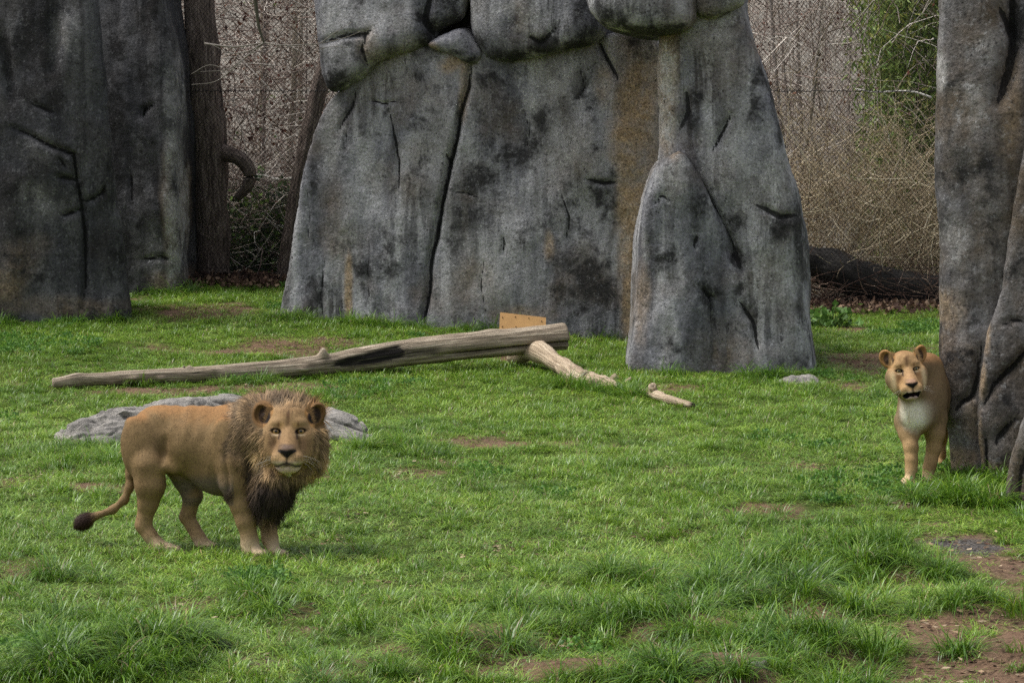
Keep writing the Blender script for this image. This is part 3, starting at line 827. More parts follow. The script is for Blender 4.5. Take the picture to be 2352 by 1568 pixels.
def tube_mesh(name, path, radii, sides=10, dark=None, rough=0.0, seed=0, fluted=0.0):
    V, F, st = tube(path, radii, sides)
    if rough:
        k = len(path) * sides
        C = np.repeat(np.asarray(path), sides, 0)
        d = V[:k] - C
        V[:k] = C + d * (1 + rough * fbm(V[:k] * np.array([4, 4, 4]) + seed, 3, seed) + fluted * fbm(np.stack([st[:k, 0] * .5, st[:k, 1] * 25, st[:k, 2] * 25], 1), 2, seed + 5))[:, None]
    dk = np.zeros(len(V)) if dark is None else dark(V, st)
    return build_mesh(name, V, F, attrs={'st': st + np.array([seed * 7.7, 0, 0]), 'dark': dk})

def branch_path(p, d, L, n, rng, wander=0.25, lift=0.0):
    """a wandering polyline that starts at p and heads along d"""
    pts = [np.array(p, float)]
    d = np.array(d, float); d /= np.linalg.norm(d)
    for i in range(n):
        d = d + rng.normal(0, wander, 3) * 0.5 + np.array([0, 0, lift])
        d /= np.linalg.norm(d)
        pts.append(pts[-1] + d * L / n)
    return np.array(pts)

def many_tubes(paths, radii0, radii1, cols, sides=3):
    """many thin tubes with the same number of points, fast; paths (m,n,3)"""
    P = np.asarray(paths, float)
    m, n, _ = P.shape
    T = np.gradient(P, axis=1)
    T /= np.linalg.norm(T, axis=2, keepdims=True) + 1e-9
    ref = np.zeros((m, 1, 3)); ref[:, 0, 0] = 1
    steep = np.abs(T[:, :, 0]).mean(1) > 0.75
    ref[steep, 0] = (0, 1, 0)
    Nn = ref - T * (ref * T).sum(2, keepdims=True)
    Nn /= np.linalg.norm(Nn, axis=2, keepdims=True) + 1e-9
    Bn = np.cross(T, Nn)
    r = np.linspace(0, 1, n)[None, :] * (np.asarray(radii1) - np.asarray(radii0))[:, None] + np.asarray(radii0)[:, None]
    ang = np.arange(sides) * 2 * math.pi / sides
    V = P[:, :, None, :] + r[:, :, None, None] * (np.cos(ang)[None, None, :, None] * Nn[:, :, None, :] + np.sin(ang)[None, None, :, None] * Bn[:, :, None, :])
    base = (np.arange(m) * n * sides)[:, None, None]
    i = (np.arange(n - 1) * sides)[None, :, None]
    j = np.arange(sides)[None, None, :]; j2 = (j + 1) % sides
    q = np.stack([base + i + j, base + i + j2, base + i + sides + j2, base + i + sides + j], -1).reshape(-1, 4)
    C = np.repeat(np.asarray(cols), n * sides, 0)
    return V.reshape(-1, 3), q, C

def leaf_cards(pos, size, aspect, cols, rng, droop=0.5, fold=0.25, up=None):
    """many folded leaves: two triangles-pairs each with a crease"""
    m = len(pos)
    d = rng.normal(0, 1, (m, 3)); d[:, 2] -= droop
    d /= np.linalg.norm(d, axis=1)[:, None]
    s = rng.normal(0, 1, (m, 3)); s[:, 2] *= 0.4
    s -= d * (s * d).sum(1)[:, None]; s /= np.linalg.norm(s, axis=1)[:, None]
    nn = np.cross(d, s)
    L = size[:, None]; Wd = (size * aspect)[:, None]
    a = pos
    b = pos + d * L * 0.45 + s * Wd + nn * Wd * fold
    c = pos + d * L
    e = pos + d * L * 0.45 - s * Wd + nn * Wd * fold
    V = np.stack([a, b, c, e], 1).reshape(-1, 3)
    k = np.arange(m)[:, None] * 4
    T = np.concatenate([k + np.array([[0, 1, 2]]), k + np.array([[0, 2, 3]])])
    return V, T, np.repeat(cols, 4, 0)

if want('back'):
    rng = np.random.default_rng(4)
    FENCE_Y = 41.6
    # --- chain-link fence, two runs either side of the great rock
    wire_mat = plain('black_fence_wire', rgb(16, 16, 17), 0.6, 0.4, 0.15)
    def fence(x0, x1, label):
        root = empty('chain_link_fence', (0.5 * (x0 + x1), FENCE_Y, height(0.5 * (x0 + x1), FENCE_Y)[0]), label, 'fence')
        b = np.array(root.location)
        p, q_ = 0.0335, 0.037
        nw = int((x1 - x0) / p); nk = int(5.8 / q_)
        ks = np.arange(nk)
        paths = np.zeros((nw, nk, 3))
        for i in range(nw):
            ph = (ks + i) % 2
            paths[i, :, 0] = x0 + i * p + ph * p
            paths[i, :, 1] = FENCE_Y + 0.004 * (ph * 2 - 1) + 0.03 * np.sin(paths[i, :, 0] * 2.1) * np.sin(ks * q_ * 1.3)
            paths[i, :, 2] = ks * q_ + 0.10
        V, F, C = many_tubes(paths, np.full(nw, .0042), np.full(nw, .0042), np.zeros((nw, 3)))
        o = link('wire_mesh', build_mesh('wire_mesh', V - b, F), wire_mat, root)
        o['kind'] = 'stuff'
        for z in (3.52, 0.9, 5.85):
            xs_ = np.linspace(x0 - .3, x1 + .3, 60)
            pth = np.stack([xs_, np.full(60, FENCE_Y - .012), z + .012 * np.sin(xs_ * 40)], 1)
            V, F, st = tube(pth - b, .0045 if z > 1 and z < 5 else .003, 4)
            link('tension_wire', build_mesh('tension_wire', V, F), wire_mat, root)
        # twisted ties along the seam
        bag = Bag()
        for x in np.arange(x0, x1, .067):
            bag.add(*tube(np.array([[x, FENCE_Y - .02, 3.50], [x + .02, FENCE_Y - .025, 3.525], [x + .035, FENCE_Y - .015, 3.545]]) - b, .005, 4)[:2])
        o = link('seam_ties', bag.mesh('seam_ties'), wire_mat, root); o['kind'] = 'stuff'
        for x in (x0 - .2, x1 + .2):
            V, F, st = tube(np.array([[x, FENCE_Y + .06, -.2], [x, FENCE_Y + .06, 3], [x, FENCE_Y + .06, 7.0]]) - b, .038, 10)
            link('post', build_mesh('post', V, F), wire_mat, root)
    fence(-5.6, -1.9, 'black chain link fence between the dark outcrop and the rock wall')
    fence(2.6, 8.4, 'black chain link fence between the rock pillar and the rock column')

    # --- standing and leaning trunks behind the fence
    def trunk_thing(name, label, pts, radii, mat, sides=14, cat='tree', group=None, rough=.12, fluted=.15, seed=1, crown=0, twigcol=(120, 104, 92)):
        path = spline(pts, 40); rr = np.interp(np.linspace(0, 1, 40), np.linspace(0, 1, len(radii)), radii)
        base = path[0].copy()
        root = empty(name, base, label, cat, group)
        link('trunk', tube_mesh('trunk', path - base, rr, sides, rough=rough, fluted=fluted, seed=seed), mat, root)
        r2 = np.random.default_rng(seed)
        paths, r0, r1, cc = [], [], [], []
        for i in range(crown):
            k = r2.integers(10, 39)
            d = np.array([r2.normal(0, 1), r2.normal(0, .6), r2.uniform(.1, 1.0)])
            L = r2.uniform(.5, 1.8)
            q_ = branch_path(path[k], d, L, 7, r2, .35, .02)
            paths.append(q_); r0.append(min(rr[k] * .5, .016)); r1.append(.002); cc.append(lin(*twigcol) * r2.uniform(.7, 1.3))
            for j in range(5):
                kk = r2.integers(2, 7)
                q2 = branch_path(q_[kk], d + r2.normal(0, .8, 3), L * .45, 7, r2, .4, .02)
                paths.append(q2); r0.append(.006); r1.append(.0015); cc.append(lin(*twigcol) * r2.uniform(.7, 1.4))
        if crown:
            V, F, C = many_tubes(np.array(paths) - base, np.array(r0), np.array(r1), np.array(cc))
            link('crown', build_mesh('crown', V, F, C), TWIG, root)
        return root
    Y = 42.4
    def col(*uv, Y=Y):
        return [at(u, v, Y) for u, v in uv]
    r_ = trunk_thing('tree', 'thick straight brown tree trunk right behind the chain link', col((492, 690), (490, 560), (482, 400), (470, 200), (458, 0), (452, -160), (450, -400)), [.25, .235, .235, .235, .23, .22, .2], BARK, 22, seed=5, fluted=.35, rough=.2)
    # the broken hooked limb of that tree
    hook = spline([at(508, 352, Y), at(532, 356, Y - .15), at(560, 372, Y - .2), (at(574, 402, Y - .2)), at(566, 432, Y - .2), at(545, 455, Y - .15)], 24) - np.array(r_.location)
    link('broken_limb', tube_mesh('broken_limb', hook, np.interp(np.linspace(0, 1, 24), [0, .3, .7, 1], [.14, .115, .10, .06]), 12, rough=.15, seed=8), BARK, r_)
    trunk_thing('tree', 'dark furrowed tree trunk leaning behind the left edge of the rock wall', col((640, 700), (660, 600), (682, 450), (706, 330), (735, 200), (770, 60), (800, -120), Y=42.2), [.14, .135, .13, .13, .125, .12, .1], BARK, 18, seed=9, fluted=.35, rough=.2)
    # pale thin trunks and saplings
    for i, (u0, u1, r, yy) in enumerate([(655, 675, .06, 46), (690, 690, .05, 47.5), (594, 600, .035, 47)]):
        trunk_thing('sapling', 'slender pale sapling standing in the thicket left of the rock wall', col((u0, 690), (u0 + 3, 450), (u1, 200), (u1 + 4, -120), Y=yy), [r, r, r * .8, r * .6], BARK_PALE, 8, group='pale saplings by the leaning trunk', rough=.05, fluted=0, seed=20 + i, crown=16)
    stems = [((1955, 700), (1985, 560), (2040, 430), (2085, 320), .028), ((1935, 700), (1950, 600), (1975, 500), (2000, 420), .025), ((1885, 660), (1890, 560), (1915, 450), (1990, 330), .018), ((2010, 690), (2050, 600), (2100, 520), (2150, 420), .020),
             ((1975, 690), (2060, 640), (2110, 590), (2150, 560), .016), ((1920, 690), (1965, 560), (1960, 470), (1900, 380), .016), ((1985, 690), (1960, 600), (1900, 520), (1860, 480), .014), ((2040, 690), (2020, 560), (2000, 420), (2010, 280), .015),
             ((2090, 690), (2080, 600), (2120, 480), (2140, 380), .014), ((1905, 690), (1930, 610), (1990, 520), (2060, 450), .014), ((1870, 620), (1900, 500), (1880, 360), (1840, 250), .014), ((1940, 650), (1990, 480), (2050, 400), (2120, 350), .013)]
    for i, (a, b, c, d, r) in enumerate(stems):
        trunk_thing('sapling', 'thin buff stem arching through the brush behind the right fence', col(a, b, c, d, Y=43 + .35 * (i % 5)), [r, r * .8, r * .6, r * .3], BARK_PALE, 6, group='arching stems in the brush', rough=.03, fluted=0, seed=40 + i, crown=14, twigcol=(165, 150, 122))
    r3 = np.random.default_rng(90)
    for i in range(15):
        left = i < 6
        u0 = r3.uniform(505, 735) if left else r3.uniform(1790, 2130)
        yy = r3.uniform(46, 53); lean = r3.normal(0, 70)
        r = r3.uniform(.02, .05)
        trunk_thing('bare_tree', 'grey bare young tree in the thicket left of the rock wall' if left else 'grey bare young tree in the hazy wood right of the pillar', [at(u0, 640, yy) * np.array([1, 1, 0]) + np.array([0, 0, height(at(u0, 640, yy)[0], yy)[0]]), at(u0 + lean * .3, 450, yy), at(u0 + lean * .7, 200, yy), at(u0 + lean, -150, yy)], [r, r * .9, r * .75, r * .5], BARK_GREY, 7, group='bare trees left of the wall' if left else 'bare trees right of the pillar', rough=.05, fluted=0, seed=120 + i, crown=14, twigcol=(176, 162, 150))
    # --- fallen trunk and white limbs
    Yf = 42.5
    fp = spline(col((1820, 590), (1880, 606), (1950, 632), (2020, 655), (2100, 668), (2200, 672), Y=Yf), 30)
    o = link('fallen_tree', tube_mesh('fallen_tree', fp - fp[0], np.interp(np.linspace(0, 1, 30), [0, .3, 1], [.18, .30, .28]), 16, rough=.2, seed=4, fluted=.2), BARK_DARK, loc=[float(c) for c in fp[0]])
    tag(o, 'blackened fallen trunk lying behind the right fence', 'log')
    for k, (pts, r, lab) in enumerate([([(510, 523), (560, 524), (590, 518), (625, 519), (670, 523)], .028, 'whitish bare limb stretching from the thick trunk, above a thin rod'),
                                       ([(508, 549), (560, 549), (606, 550)], .012, 'thin straight white rod beside the thick trunk'),
                                       ([(575, 402), (610, 405), (635, 412), (670, 410)], .024, 'whitish bare limb level with the hooked branch stub')]):
        p_ = spline(col(*pts, Y=43.0), 20)
        o = link('bare_limb' if k != 1 else 'rod', tube_mesh('limb', p_ - p_[0], r, 8, rough=.1 if k != 1 else 0, seed=70 + k), plain('white_limb', rgb(205, 200, 190), .8, .2, .2, 20) if k == 0 else bpy.data.materials['white_limb'], loc=[float(c) for c in p_[0]])
        tag(o, lab, 'branch' if k != 1 else 'rod')
    p_ = spline(col((1965, 205), (2010, 212), (2060, 210), (2100, 212), (2140, 225), Y=42.3), 20)
    tag(link('bare_limb', tube_mesh('limb', p_ - p_[0], np.linspace(.012, .02, 20), 8, rough=.1, seed=75), bpy.data.materials['white_limb'], loc=[float(c) for c in p_[0]]), 'whitish bare limb reaching out from behind the rock column', 'branch')

    # --- thicket of bare twigs, a mass nobody could count
    def thicket(name, n, xr, yr, zr, cols, Lr, r0, seed, label, spread=1.0, up=.3, npt=6):
        r2 = np.random.default_rng(seed)
        paths = np.zeros((n, npt, 3))
        y = r2.uniform(*yr, n); x = r2.uniform(*xr, n)
        z = height(x, y) + zr[0] + (zr[1] - zr[0]) * r2.uniform(0, 1, n) ** 1.1
        d = np.stack([r2.normal(0, spread, n), r2.normal(0, .4, n), r2.normal(up, .6, n)], 1)
        d /= np.linalg.norm(d, axis=1)[:, None]
        L = r2.uniform(*Lr, n)
        p = np.stack([x, y, z], 1)
        bend = r2.normal(0, .12, (n, 3))
        for k in range(npt):
            paths[:, k] = p
            d = d + bend + r2.normal(0, .16, (n, 3)); d /= np.linalg.norm(d, axis=1)[:, None]
            p = p + d * (L / npt)[:, None]
        c = np.array([lin(*q_) for q_ in cols])[r2.integers(0, len(cols), n)] * r2.uniform(.65, 1.35, n)[:, None]
        V, F, C = many_tubes(paths, np.full(n, r0) * r2.uniform(.5, 1.4, n), np.full(n, r0 * .25), c)
        o = link(name, build_mesh(name, V, F, C), TWIG)
        return tag(o, label, 'thicket', kind='stuff'), paths
    GREYS = [(206, 196, 184), (176, 162, 150), (132, 116, 106), (224, 214, 200), (160, 140, 130)]
    BUFF = [(212, 198, 168), (190, 174, 146), (166, 150, 126), (226, 214, 186), (140, 124, 104)]
    t1, pa = thicket('thicket', 5600, (-7.5, -1.0), (43.0, 50), (.0, 6.5), GREYS, (.5, 1.9), .0105, 11, 'tangle of bare grey twigs left of the rock wall')
    t2, pb = thicket('thicket', 4400, (3.2, 9.5), (44.5, 54), (0.3, 7.5), GREYS, (.6, 2.6), .0095, 12, 'hazy mass of bare grey twigs right of the rock wall', .6, .7)
    t3, pc = thicket('brush', 1900, (3.6, 8.2), (42.4, 45), (-.1, 1.9), BUFF, (.7, 2.4), .0085, 13, 'tangle of buff stems low behind the right fence', 1.0, .45)
    t4, pd = thicket('brush', 1500, (-5.2, -2.2), (42.6, 44.2), (-.1, 1.6), GREYS, (.4, 1.5), .009, 14, 'low tangle of pale twigs among the ivy', 1.0, .2)
    t5, pe = thicket('brush_pile', 650, (4.0, 7.6), (41.9, 43.2), (-.15, .45), [(120, 96, 84), (90, 70, 62), (150, 128, 112)], (.4, 1.4), .008, 15, 'pile of cut brown twigs over the fallen trunk', 1.0, .0)
    # --- dead leaves still hanging in the thicket, and leaves lying under the fence
    def leaves(name, pos, size, aspect, cols, seed, label, mat, cat, droop=.6, parent=None):
        r2 = np.random.default_rng(seed)
        c = np.array([lin(*q_) for q_ in cols])[r2.integers(0, len(cols), len(pos))] * r2.uniform(.6, 1.35, len(pos))[:, None]
        V, T, C = leaf_cards(pos, size * r2.uniform(.6, 1.3, len(pos)), aspect, c, r2, droop)
        if parent is not None:
            return link(name, build_mesh(name, V - np.array(parent.location), T, C, False), mat, parent)
        o = link(name, build_mesh(name, V, T, C, False), mat)
        return tag(o, label, cat, kind='stuff')
    RED = [(84, 52, 44), (104, 66, 54), (70, 48, 44), (120, 84, 66), (92, 60, 50)]
    r2 = np.random.default_rng(77)
    pp = pa[r2.integers(0, len(pa), 9000), r2.integers(2, 6, 9000)]
    pp = pp[(pp[:, 2] > 1.2) & (fbm(pp * .9, 3, 3) > -.12)]
    leaves('dead_leaves', pp + r2.normal(0, .04, pp.shape), np.full(len(pp), .075), .32, RED, 21, 'reddish brown dead leaves clinging to the twigs left of the wall', DRYLEAF, 'leaves')
    pp = pb[r2.integers(0, len(pb), 7000), r2.integers(2, 6, 7000)]
    pp = pp[fbm(pp * .8, 3, 4) > .05]
    leaves('dead_leaves', pp + r2.normal(0, .04, pp.shape), np.full(len(pp), .08), .32, RED + [(130, 104, 84)], 22, 'sparse reddish dead leaves in the hazy twigs right of the pillar', DRYLEAF, 'leaves')
    n = 3800
    x = np.concatenate([r2.uniform(-5.2, -2.0, n // 2), r2.uniform(3.6, 7.2, n // 2)]); y = r2.uniform(40.9, 42.6, n)
    pp = np.stack([x, y, height(x, y) + r2.uniform(.0, .10, n)], 1)
    leaves('leaf_litter', pp, np.full(n, .09), .4, [(98, 76, 64), (130, 104, 86), (76, 58, 50), (150, 126, 104)], 23, 'brown fallen leaves drifted along the foot of the fence', DRYLEAF, 'leaves', 0)
    # --- ivy low on the left, green weeds
    n = 9000
    x = r2.uniform(-4.6, -2.4, n); y = r2.uniform(42.7, 43.8, n)
    z = r2.uniform(0, 1, n) ** 1.3 * 2.3
    pp = np.stack([x, y, height(x, y) + z], 1)
    keep = fbm(pp * np.array([1.3, .5, 1.6]), 3, 66) + .55 - z * .42 > .05
    pp = pp[keep]
    leaves('ivy', pp, np.full(len(pp), .085), .42, [(74, 98, 52), (96, 124, 60), (62, 82, 54), (124, 150, 74), (84, 104, 72)], 24, 'dark green ivy growing low behind the left fence', LEAF, 'ivy')
    x = r2.uniform(-7, -1.5, 2600); y = r2.uniform(46, 50, 2600); z = r2.uniform(1.5, 6.5, 2600)
    pp = np.stack([x, y, height(x, y) + z], 1); pp = pp[fbm(pp * .7, 3, 68) > .18]
    leaves('ivy', pp, np.full(len(pp), .085), .42, [(100, 124, 64), (122, 148, 76), (84, 106, 58)], 25, 'scattered green leaves high in the twigs left of the wall', LEAF, 'ivy')
    # --- bamboo to the right
    root = empty('bamboo', at(2085, 690, 46.2), 'tall feathery green bamboo next to the rock column', 'bamboo')
    b = np.array(root.location)
    paths, pos = [], []
    for i in range(46):
        u0 = r2.uniform(2000, 2190); Yb = r2.uniform(45.4, 47.4)
        a0 = at(u0, 700, Yb); a1 = at(u0 + r2.normal(-6, 25), -140, Yb)
        pth = spline([a0, a0 * .5 + a1 * .5 + np.array([r2.normal(0, .12), 0, 0]), a1], 20)
        paths.append(pth)
        link('culm', build_mesh('culm', *tube(pth - b, np.linspace(.016, .006, 20), 5)[:2]), plain('bamboo_culm', rgb(120, 130, 70), .5, .4) if i == 0 else bpy.data.materials['bamboo_culm'], root)
        m = 480
        t = r2.integers(1, 20, m)
        pos.append(pth[t] + np.stack([r2.normal(0, .20, m), r2.normal(0, .3, m), r2.normal(0, .2, m)], 1))
    pos = np.concatenate(pos)
    u_edge = 5.55 + .25 * fbm(pos * 1.2, 3, 12) + .10 * (pos[:, 2] < 2.0)
    pos = pos[(pos[:, 0] > u_edge) & (fbm(pos * 1.6, 3, 14) > -.30 - .1 * (pos[:, 2] > 3))]
    leaves('foliage', pos, np.full(len(pos), .15), .14, [(126, 150, 78), (146, 168, 96), (104, 130, 64), (166, 184, 116), (168, 172, 92)], 26, '', LEAF, '', 1.0, root)
    # --- broad-leaved weed at the foot of the pillar
    wloc = gnd(1905, 752)
    root = empty('weed', wloc, 'broad leaved bright green weed at the foot of the fence beside the pillar', 'weed')
    pos = np.stack([r2.normal(0, .20, 150), r2.normal(0, .15, 150), np.abs(r2.normal(.10, .09, 150))], 1)
    V, T, C = leaf_cards(pos, r2.uniform(.07, .14, 150), .48, lin(92, 128, 58) * r2.uniform(.6, 1.3, (150, 1)), r2, -.3)
    link('leaf_cluster', build_mesh('leaf_cluster', V, T, C, False), LEAF, root)['kind'] = 'stuff'
    st_ = Bag()
    for i in range(0, 150, 3):
        st_.add(*tube(np.array([[pos[i, 0] * .3, pos[i, 1] * .3, 0], pos[i] * .6, pos[i]]), .004, 4)[:2])
    link('stems', st_.mesh('stems'), plain('weed_stem', rgb(96, 120, 60)), root)['kind'] = 'stuff'

    # --- twigs of a tree overhead hanging in front of the fence and the wall
    Yh = 34.5
    def hang(name, label, main, r0, r1, subs, mat):
        p_ = spline([at(u, v, Yh + dy) for u, v, dy in main], 24)
        root = empty(name, p_[0], label, 'branch')
        link('stem', tube_mesh('stem', p_ - p_[0], np.linspace(r0, r1, 24), 8, rough=.1, seed=3), mat, root)
        for s_, ra in subs:
            q_ = spline([at(u, v, Yh + dy) for u, v, dy in s_], 16)
            link('twig', tube_mesh('twig', q_ - p_[0], np.linspace(ra, .0025, 16), 6, rough=.1, seed=5), mat, root)
    GREYTW = plain('grey_twig', rgb(120, 114, 106), .85, .2, .25, 10)
    hang('hanging_branch', 'dark greenish branch hanging down in front of the left fence', [(575, -60, 0), (586, 0, 0), (594, 60, 0), (606, 98, 0)], .028, .012, [], plain('green_twig', rgb(74, 72, 58), .85))
    hang('hanging_branch', 'grey forked bare branch reaching across from the fence to the wall', [(470, 100, .5), (530, 108, .4), (580, 103, .3), (607, 98, .2), (640, 104, .1), (700, 103, 0), (735, 100, 0), (790, 88, 0), (830, 72, 0)], .012, .003,
         [([(607, 98, .2), (570, 118, .2), (530, 122, .2), (480, 100, .2)], .009), ([(600, 104, .2), (560, 135, .3), (520, 160, .4), (460, 165, .4)], .009), ([(560, 135, .3), (500, 185, .4), (440, 195, .4)], .007), ([(660, 104, 0), (700, 120, 0), (760, 108, 0), (800, 110, 0)], .006),
          ([(735, 100, 0), (770, 75, 0), (810, 50, 0)], .005), ([(700, 103, 0), (690, 60, 0), (700, 20, 0)], .005), ([(520, 160, .4), (480, 150, .4), (440, 170, .4)], .005), ([(640, 104, .1), (620, 140, .2), (640, 180, .2)], .004)], GREYTW)

# ------------------------------------------------------------------ the fallen log, its prop and the board
if want('log'):
    g0, g1 = gnd(125, 892), gnd(1240, 845)
    Ya, Yb = g0[1], g1[1] + .05
    lp = lambda u, v: at(u, v, Ya + (Yb - Ya) * (u - 125) / (1297 - 125))
    pts = [lp(122, 880), lp(200, 872), lp(350, 864), lp(520, 856), lp(700, 842), lp(830, 826), lp(950, 808), lp(1100, 792), lp(1200, 782), lp(1297, 772)]
    path = spline(pts, 220)
    k = Yb / FPX
    rad = np.interp(1176 + FPX * path[:, 0] / path[:, 1], [122, 180, 350, 600, 760, 840, 980, 1150, 1297], np.array([12, 14.5, 16, 19, 23, 28, 29.5, 30, 30.5])) * k
    sides = 44
    V, Fc, st = tube(path, rad, sides)
    n_ = 220 * sides
    C = np.repeat(path, sides, 0)
    dirv = (V[:n_] - C)
    ang = np.arctan2(st[:n_, 2], st[:n_, 1])
    up_ = np.array([1176 + FPX * p_[0] / p_[1] for p_ in path])
    al = np.repeat(up_, sides)
    P3 = np.stack([st[:n_, 0] * .8, st[:n_, 1] * 22, st[:n_, 2] * 22], 1)
    disp = .07 * fbm(P3, 3, 5) + .10 * fbm(np.stack([st[:n_, 0] * 2.2, st[:n_, 1] * 4, st[:n_, 2] * 4], 1), 3, 6)
    # long split near the butt: a deep slot on the viewer's side, low down (angle -100..-60 degrees from up)
    front = np.abs(((ang - (2.02)) + math.pi) % (2 * math.pi) - math.pi)
    front2 = np.abs(((ang + (2.02)) + math.pi) % (2 * math.pi) - math.pi)
    side = np.where(dirv[:, 1] < 0, 1.0, 0.0)
    fa = np.where(dirv[:, 1] < 0, np.minimum(front, front2), 9)
    slot = np.exp(-(fa / .13) ** 2) * smooth(930, 1080, al)
    disp -= .42 * slot
    # the torn hollow in the middle
    upang = np.arctan2(dirv[:, 2], -dirv[:, 1])            # 0 = facing viewer, pi/2 = up
    edge = np.interp(al, [740, 800, 880, 1000], [.1, .75, .95, .9])
    hol = smooth(745, 775, al) * (1 - smooth(905, 922, al)) * np.exp(-((upang - np.interp(al, [745, 915], [-.05, .35])) / np.interp(al, [745, 800, 915], [.18, .45, .62])) ** 4)
    disp -= .28 * hol * (.7 + .5 * fbm(P3 * 1.3, 2, 9))
    strip = smooth(905, 920, al) * (1 - smooth(985, 1010, al)) * np.exp(-((upang - .0) / .35) ** 2)
    disp -= .12 * strip
    # torn rim of the hollow and knots
    for (uk, ak, rk, hk) in [(300, .0, 10, .45), (362, -.2, 9, .4), (690, -.1, 10, .35), (480, .5, 8, .25), (620, -.5, 9, .35), (170, 1.2, 22, .30), (740, 1.25, 9, .9), (430, 1.3, 6, .4), (250, -.6, 7, .3), (1130, 1.3, 20, .12)]:
        q_ = ((al - uk) / rk) ** 2 + ((upang - ak) * 26 / rk) ** 2
        disp += hk * np.exp(-q_)
    V[:n_] = C + dirv * (1 + disp)[:, None]
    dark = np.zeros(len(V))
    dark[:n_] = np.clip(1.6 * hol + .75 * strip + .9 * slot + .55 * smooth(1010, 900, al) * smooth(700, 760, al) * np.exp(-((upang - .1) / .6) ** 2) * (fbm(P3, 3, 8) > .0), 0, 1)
    root = empty('fallen_log', path[0], 'long bleached fallen log with a black torn hollow, one end propped up', 'log')
    LOGM = bark_mat('weathered_log_wood', rgb(62, 54, 47), rgb(160, 144, 124), rgb(214, 200, 178), 1.6, 52.0, 1.0)
    link('log_body', build_mesh('log_body', V - path[0], Fc, attrs={'st': st, 'dark': dark}), LOGM, root)
    for (u, v, du, dv, r) in [(745, 812, -6, -16, .028), (1140, 776, -2, -9, .02), (425, 842, -2, -8, .012)]:
        a0 = lp(u, v + 6); a1 = lp(u + du, v + dv + 6) + np.array([0, -.03, 0])
        link('knot_stub', tube_mesh('knot_stub', spline([a0, a0 * .5 + a1 * .5, a1], 8) - path[0], np.array([1.4, 1.1, 1, 1, 1, 1.1, 1.15, .6]) * r, 9, rough=.15, seed=3), LOGM, root)
    # prop branch
    w = lambda u, v, z: gnd(u, v) + np.array([0, 0, z])
    bp = [w(1180, 835, .10), w(1215, 846, .20), w(1245, 853, .22), w(1290, 868, .13), w(1345, 888, .08), w(1405, 893, .03), w(1445, 903, -.14), w(1485, 910, .03), w(1530, 928, .06), w(1592, 938, .03)]
    bp = spline(bp, 70)
    br = np.interp(np.linspace(0, 1, 70), [0, .15, .35, .5, .6, .75, .9, 1], [.10, .12, .11, .095, .075, .06, .055, .032])
    root = empty('propping_branch', bp[20] - np.array([0, 0, .1]), 'thick crooked pale branch in the grass that props up the log', 'branch')
    b = np.array(root.location)
    link('limb', tube_mesh('limb', bp - b, br, 18, rough=.45, fluted=.12, seed=12, dark=lambda V, st: .8 * (st[:, 0] > st[:, 0].max() - .04) + .45 * np.exp(-((st[:, 0] - .35) / .2) ** 2) * (st[:, 2] < 0)), DEADWOOD, root)
    for (u, v, z0, d, r) in [(1350, 885, .13, (-.04, -.18, .10), .055), (1505, 915, .08, (-.04, -.10, .12), .045), (1392, 888, .08, (.12, -.02, .10), .035), (1420, 893, .06, (.15, .0, .10), .02)]:
        a0 = w(u, v, z0 * .4); a1 = a0 + np.array(d)
        link('branch_stub', tube_mesh('branch_stub', np.array([a0, a0 * .6 + a1 * .4, a1 * .98 + a0 * .02, a1]) - b, np.array([r * 1.3, r, r, r * .92]), 10, rough=.15, seed=7, dark=lambda V, st: .7 * (np.hypot(st[:, 1], st[:, 2]) < .001)), DEADWOOD, root)
    # plywood board leaning at the foot of the wall
    d = gnd(1200, 775)
    Yp = d[1] - .22
    cs = [at(1146, 770, Yp), at(1254, 780, Yp), at(1254, 729, Yp + .12), at(1149, 717, Yp + .12)]
    c0 = (cs[0] + cs[1]) / 2
    root = empty('plywood_board', c0, 'tan plywood board leaning on the rock wall behind the log', 'board')
    nrm = np.cross(cs[1] - cs[0], cs[3] - cs[0]); nrm /= np.linalg.norm(nrm)
    Vb = np.array([c - c0 for c in cs] + [c - c0 - nrm * .02 for c in cs])
    Fb = np.array([[0, 1, 2, 3], [7, 6, 5, 4], [0, 4, 5, 1], [1, 5, 6, 2], [2, 6, 7, 3], [3, 7, 4, 0]])
    link('panel', build_mesh('panel', Vb, Fb, smooth_shade=False), plain('tan_plywood', rgb(206, 160, 106), .75, .25, .12, 5, .1), root)
    bolt_me = None
    for (fu, fv) in [(.05, .8), (.33, .88), (.62, .9), (.9, .82), (.35, .45), (.93, .5), (.06, .4)]:
        p = (cs[0] * (1 - fu) + cs[1] * fu) * (1 - fv) + (cs[3] * (1 - fu) + cs[2] * fu) * fv
        if bolt_me is None:
            V, F, st = tube(np.array([[0, 0, 0], nrm * .006, nrm * .010]), [.009, .009, .005], 8)
            bolt_me = build_mesh('bolt', V, F)
        link('bolt', bolt_me, plain('bolt_metal', rgb(150, 116, 78), .6, .4) if not bolt_me.materials else None, root, loc=[float(c) for c in (p - c0)])
# ------------------------------------------------------------------ the lion and the lioness
FURMAT = coat_mat('short_fur')
def hair_mat(name):
    M = Mat(name)
    c = M.attr('col', 'Color')
    p = M.principled(c, 0.62, 0.25)
    t = M.n('ShaderNodeBsdfTranslucent', {'Color': c})
    return M.done(M.n('ShaderNodeMixShader', {0: 0.18, 1: p, 2: t}))
HAIRMAT = hair_mat('hair')

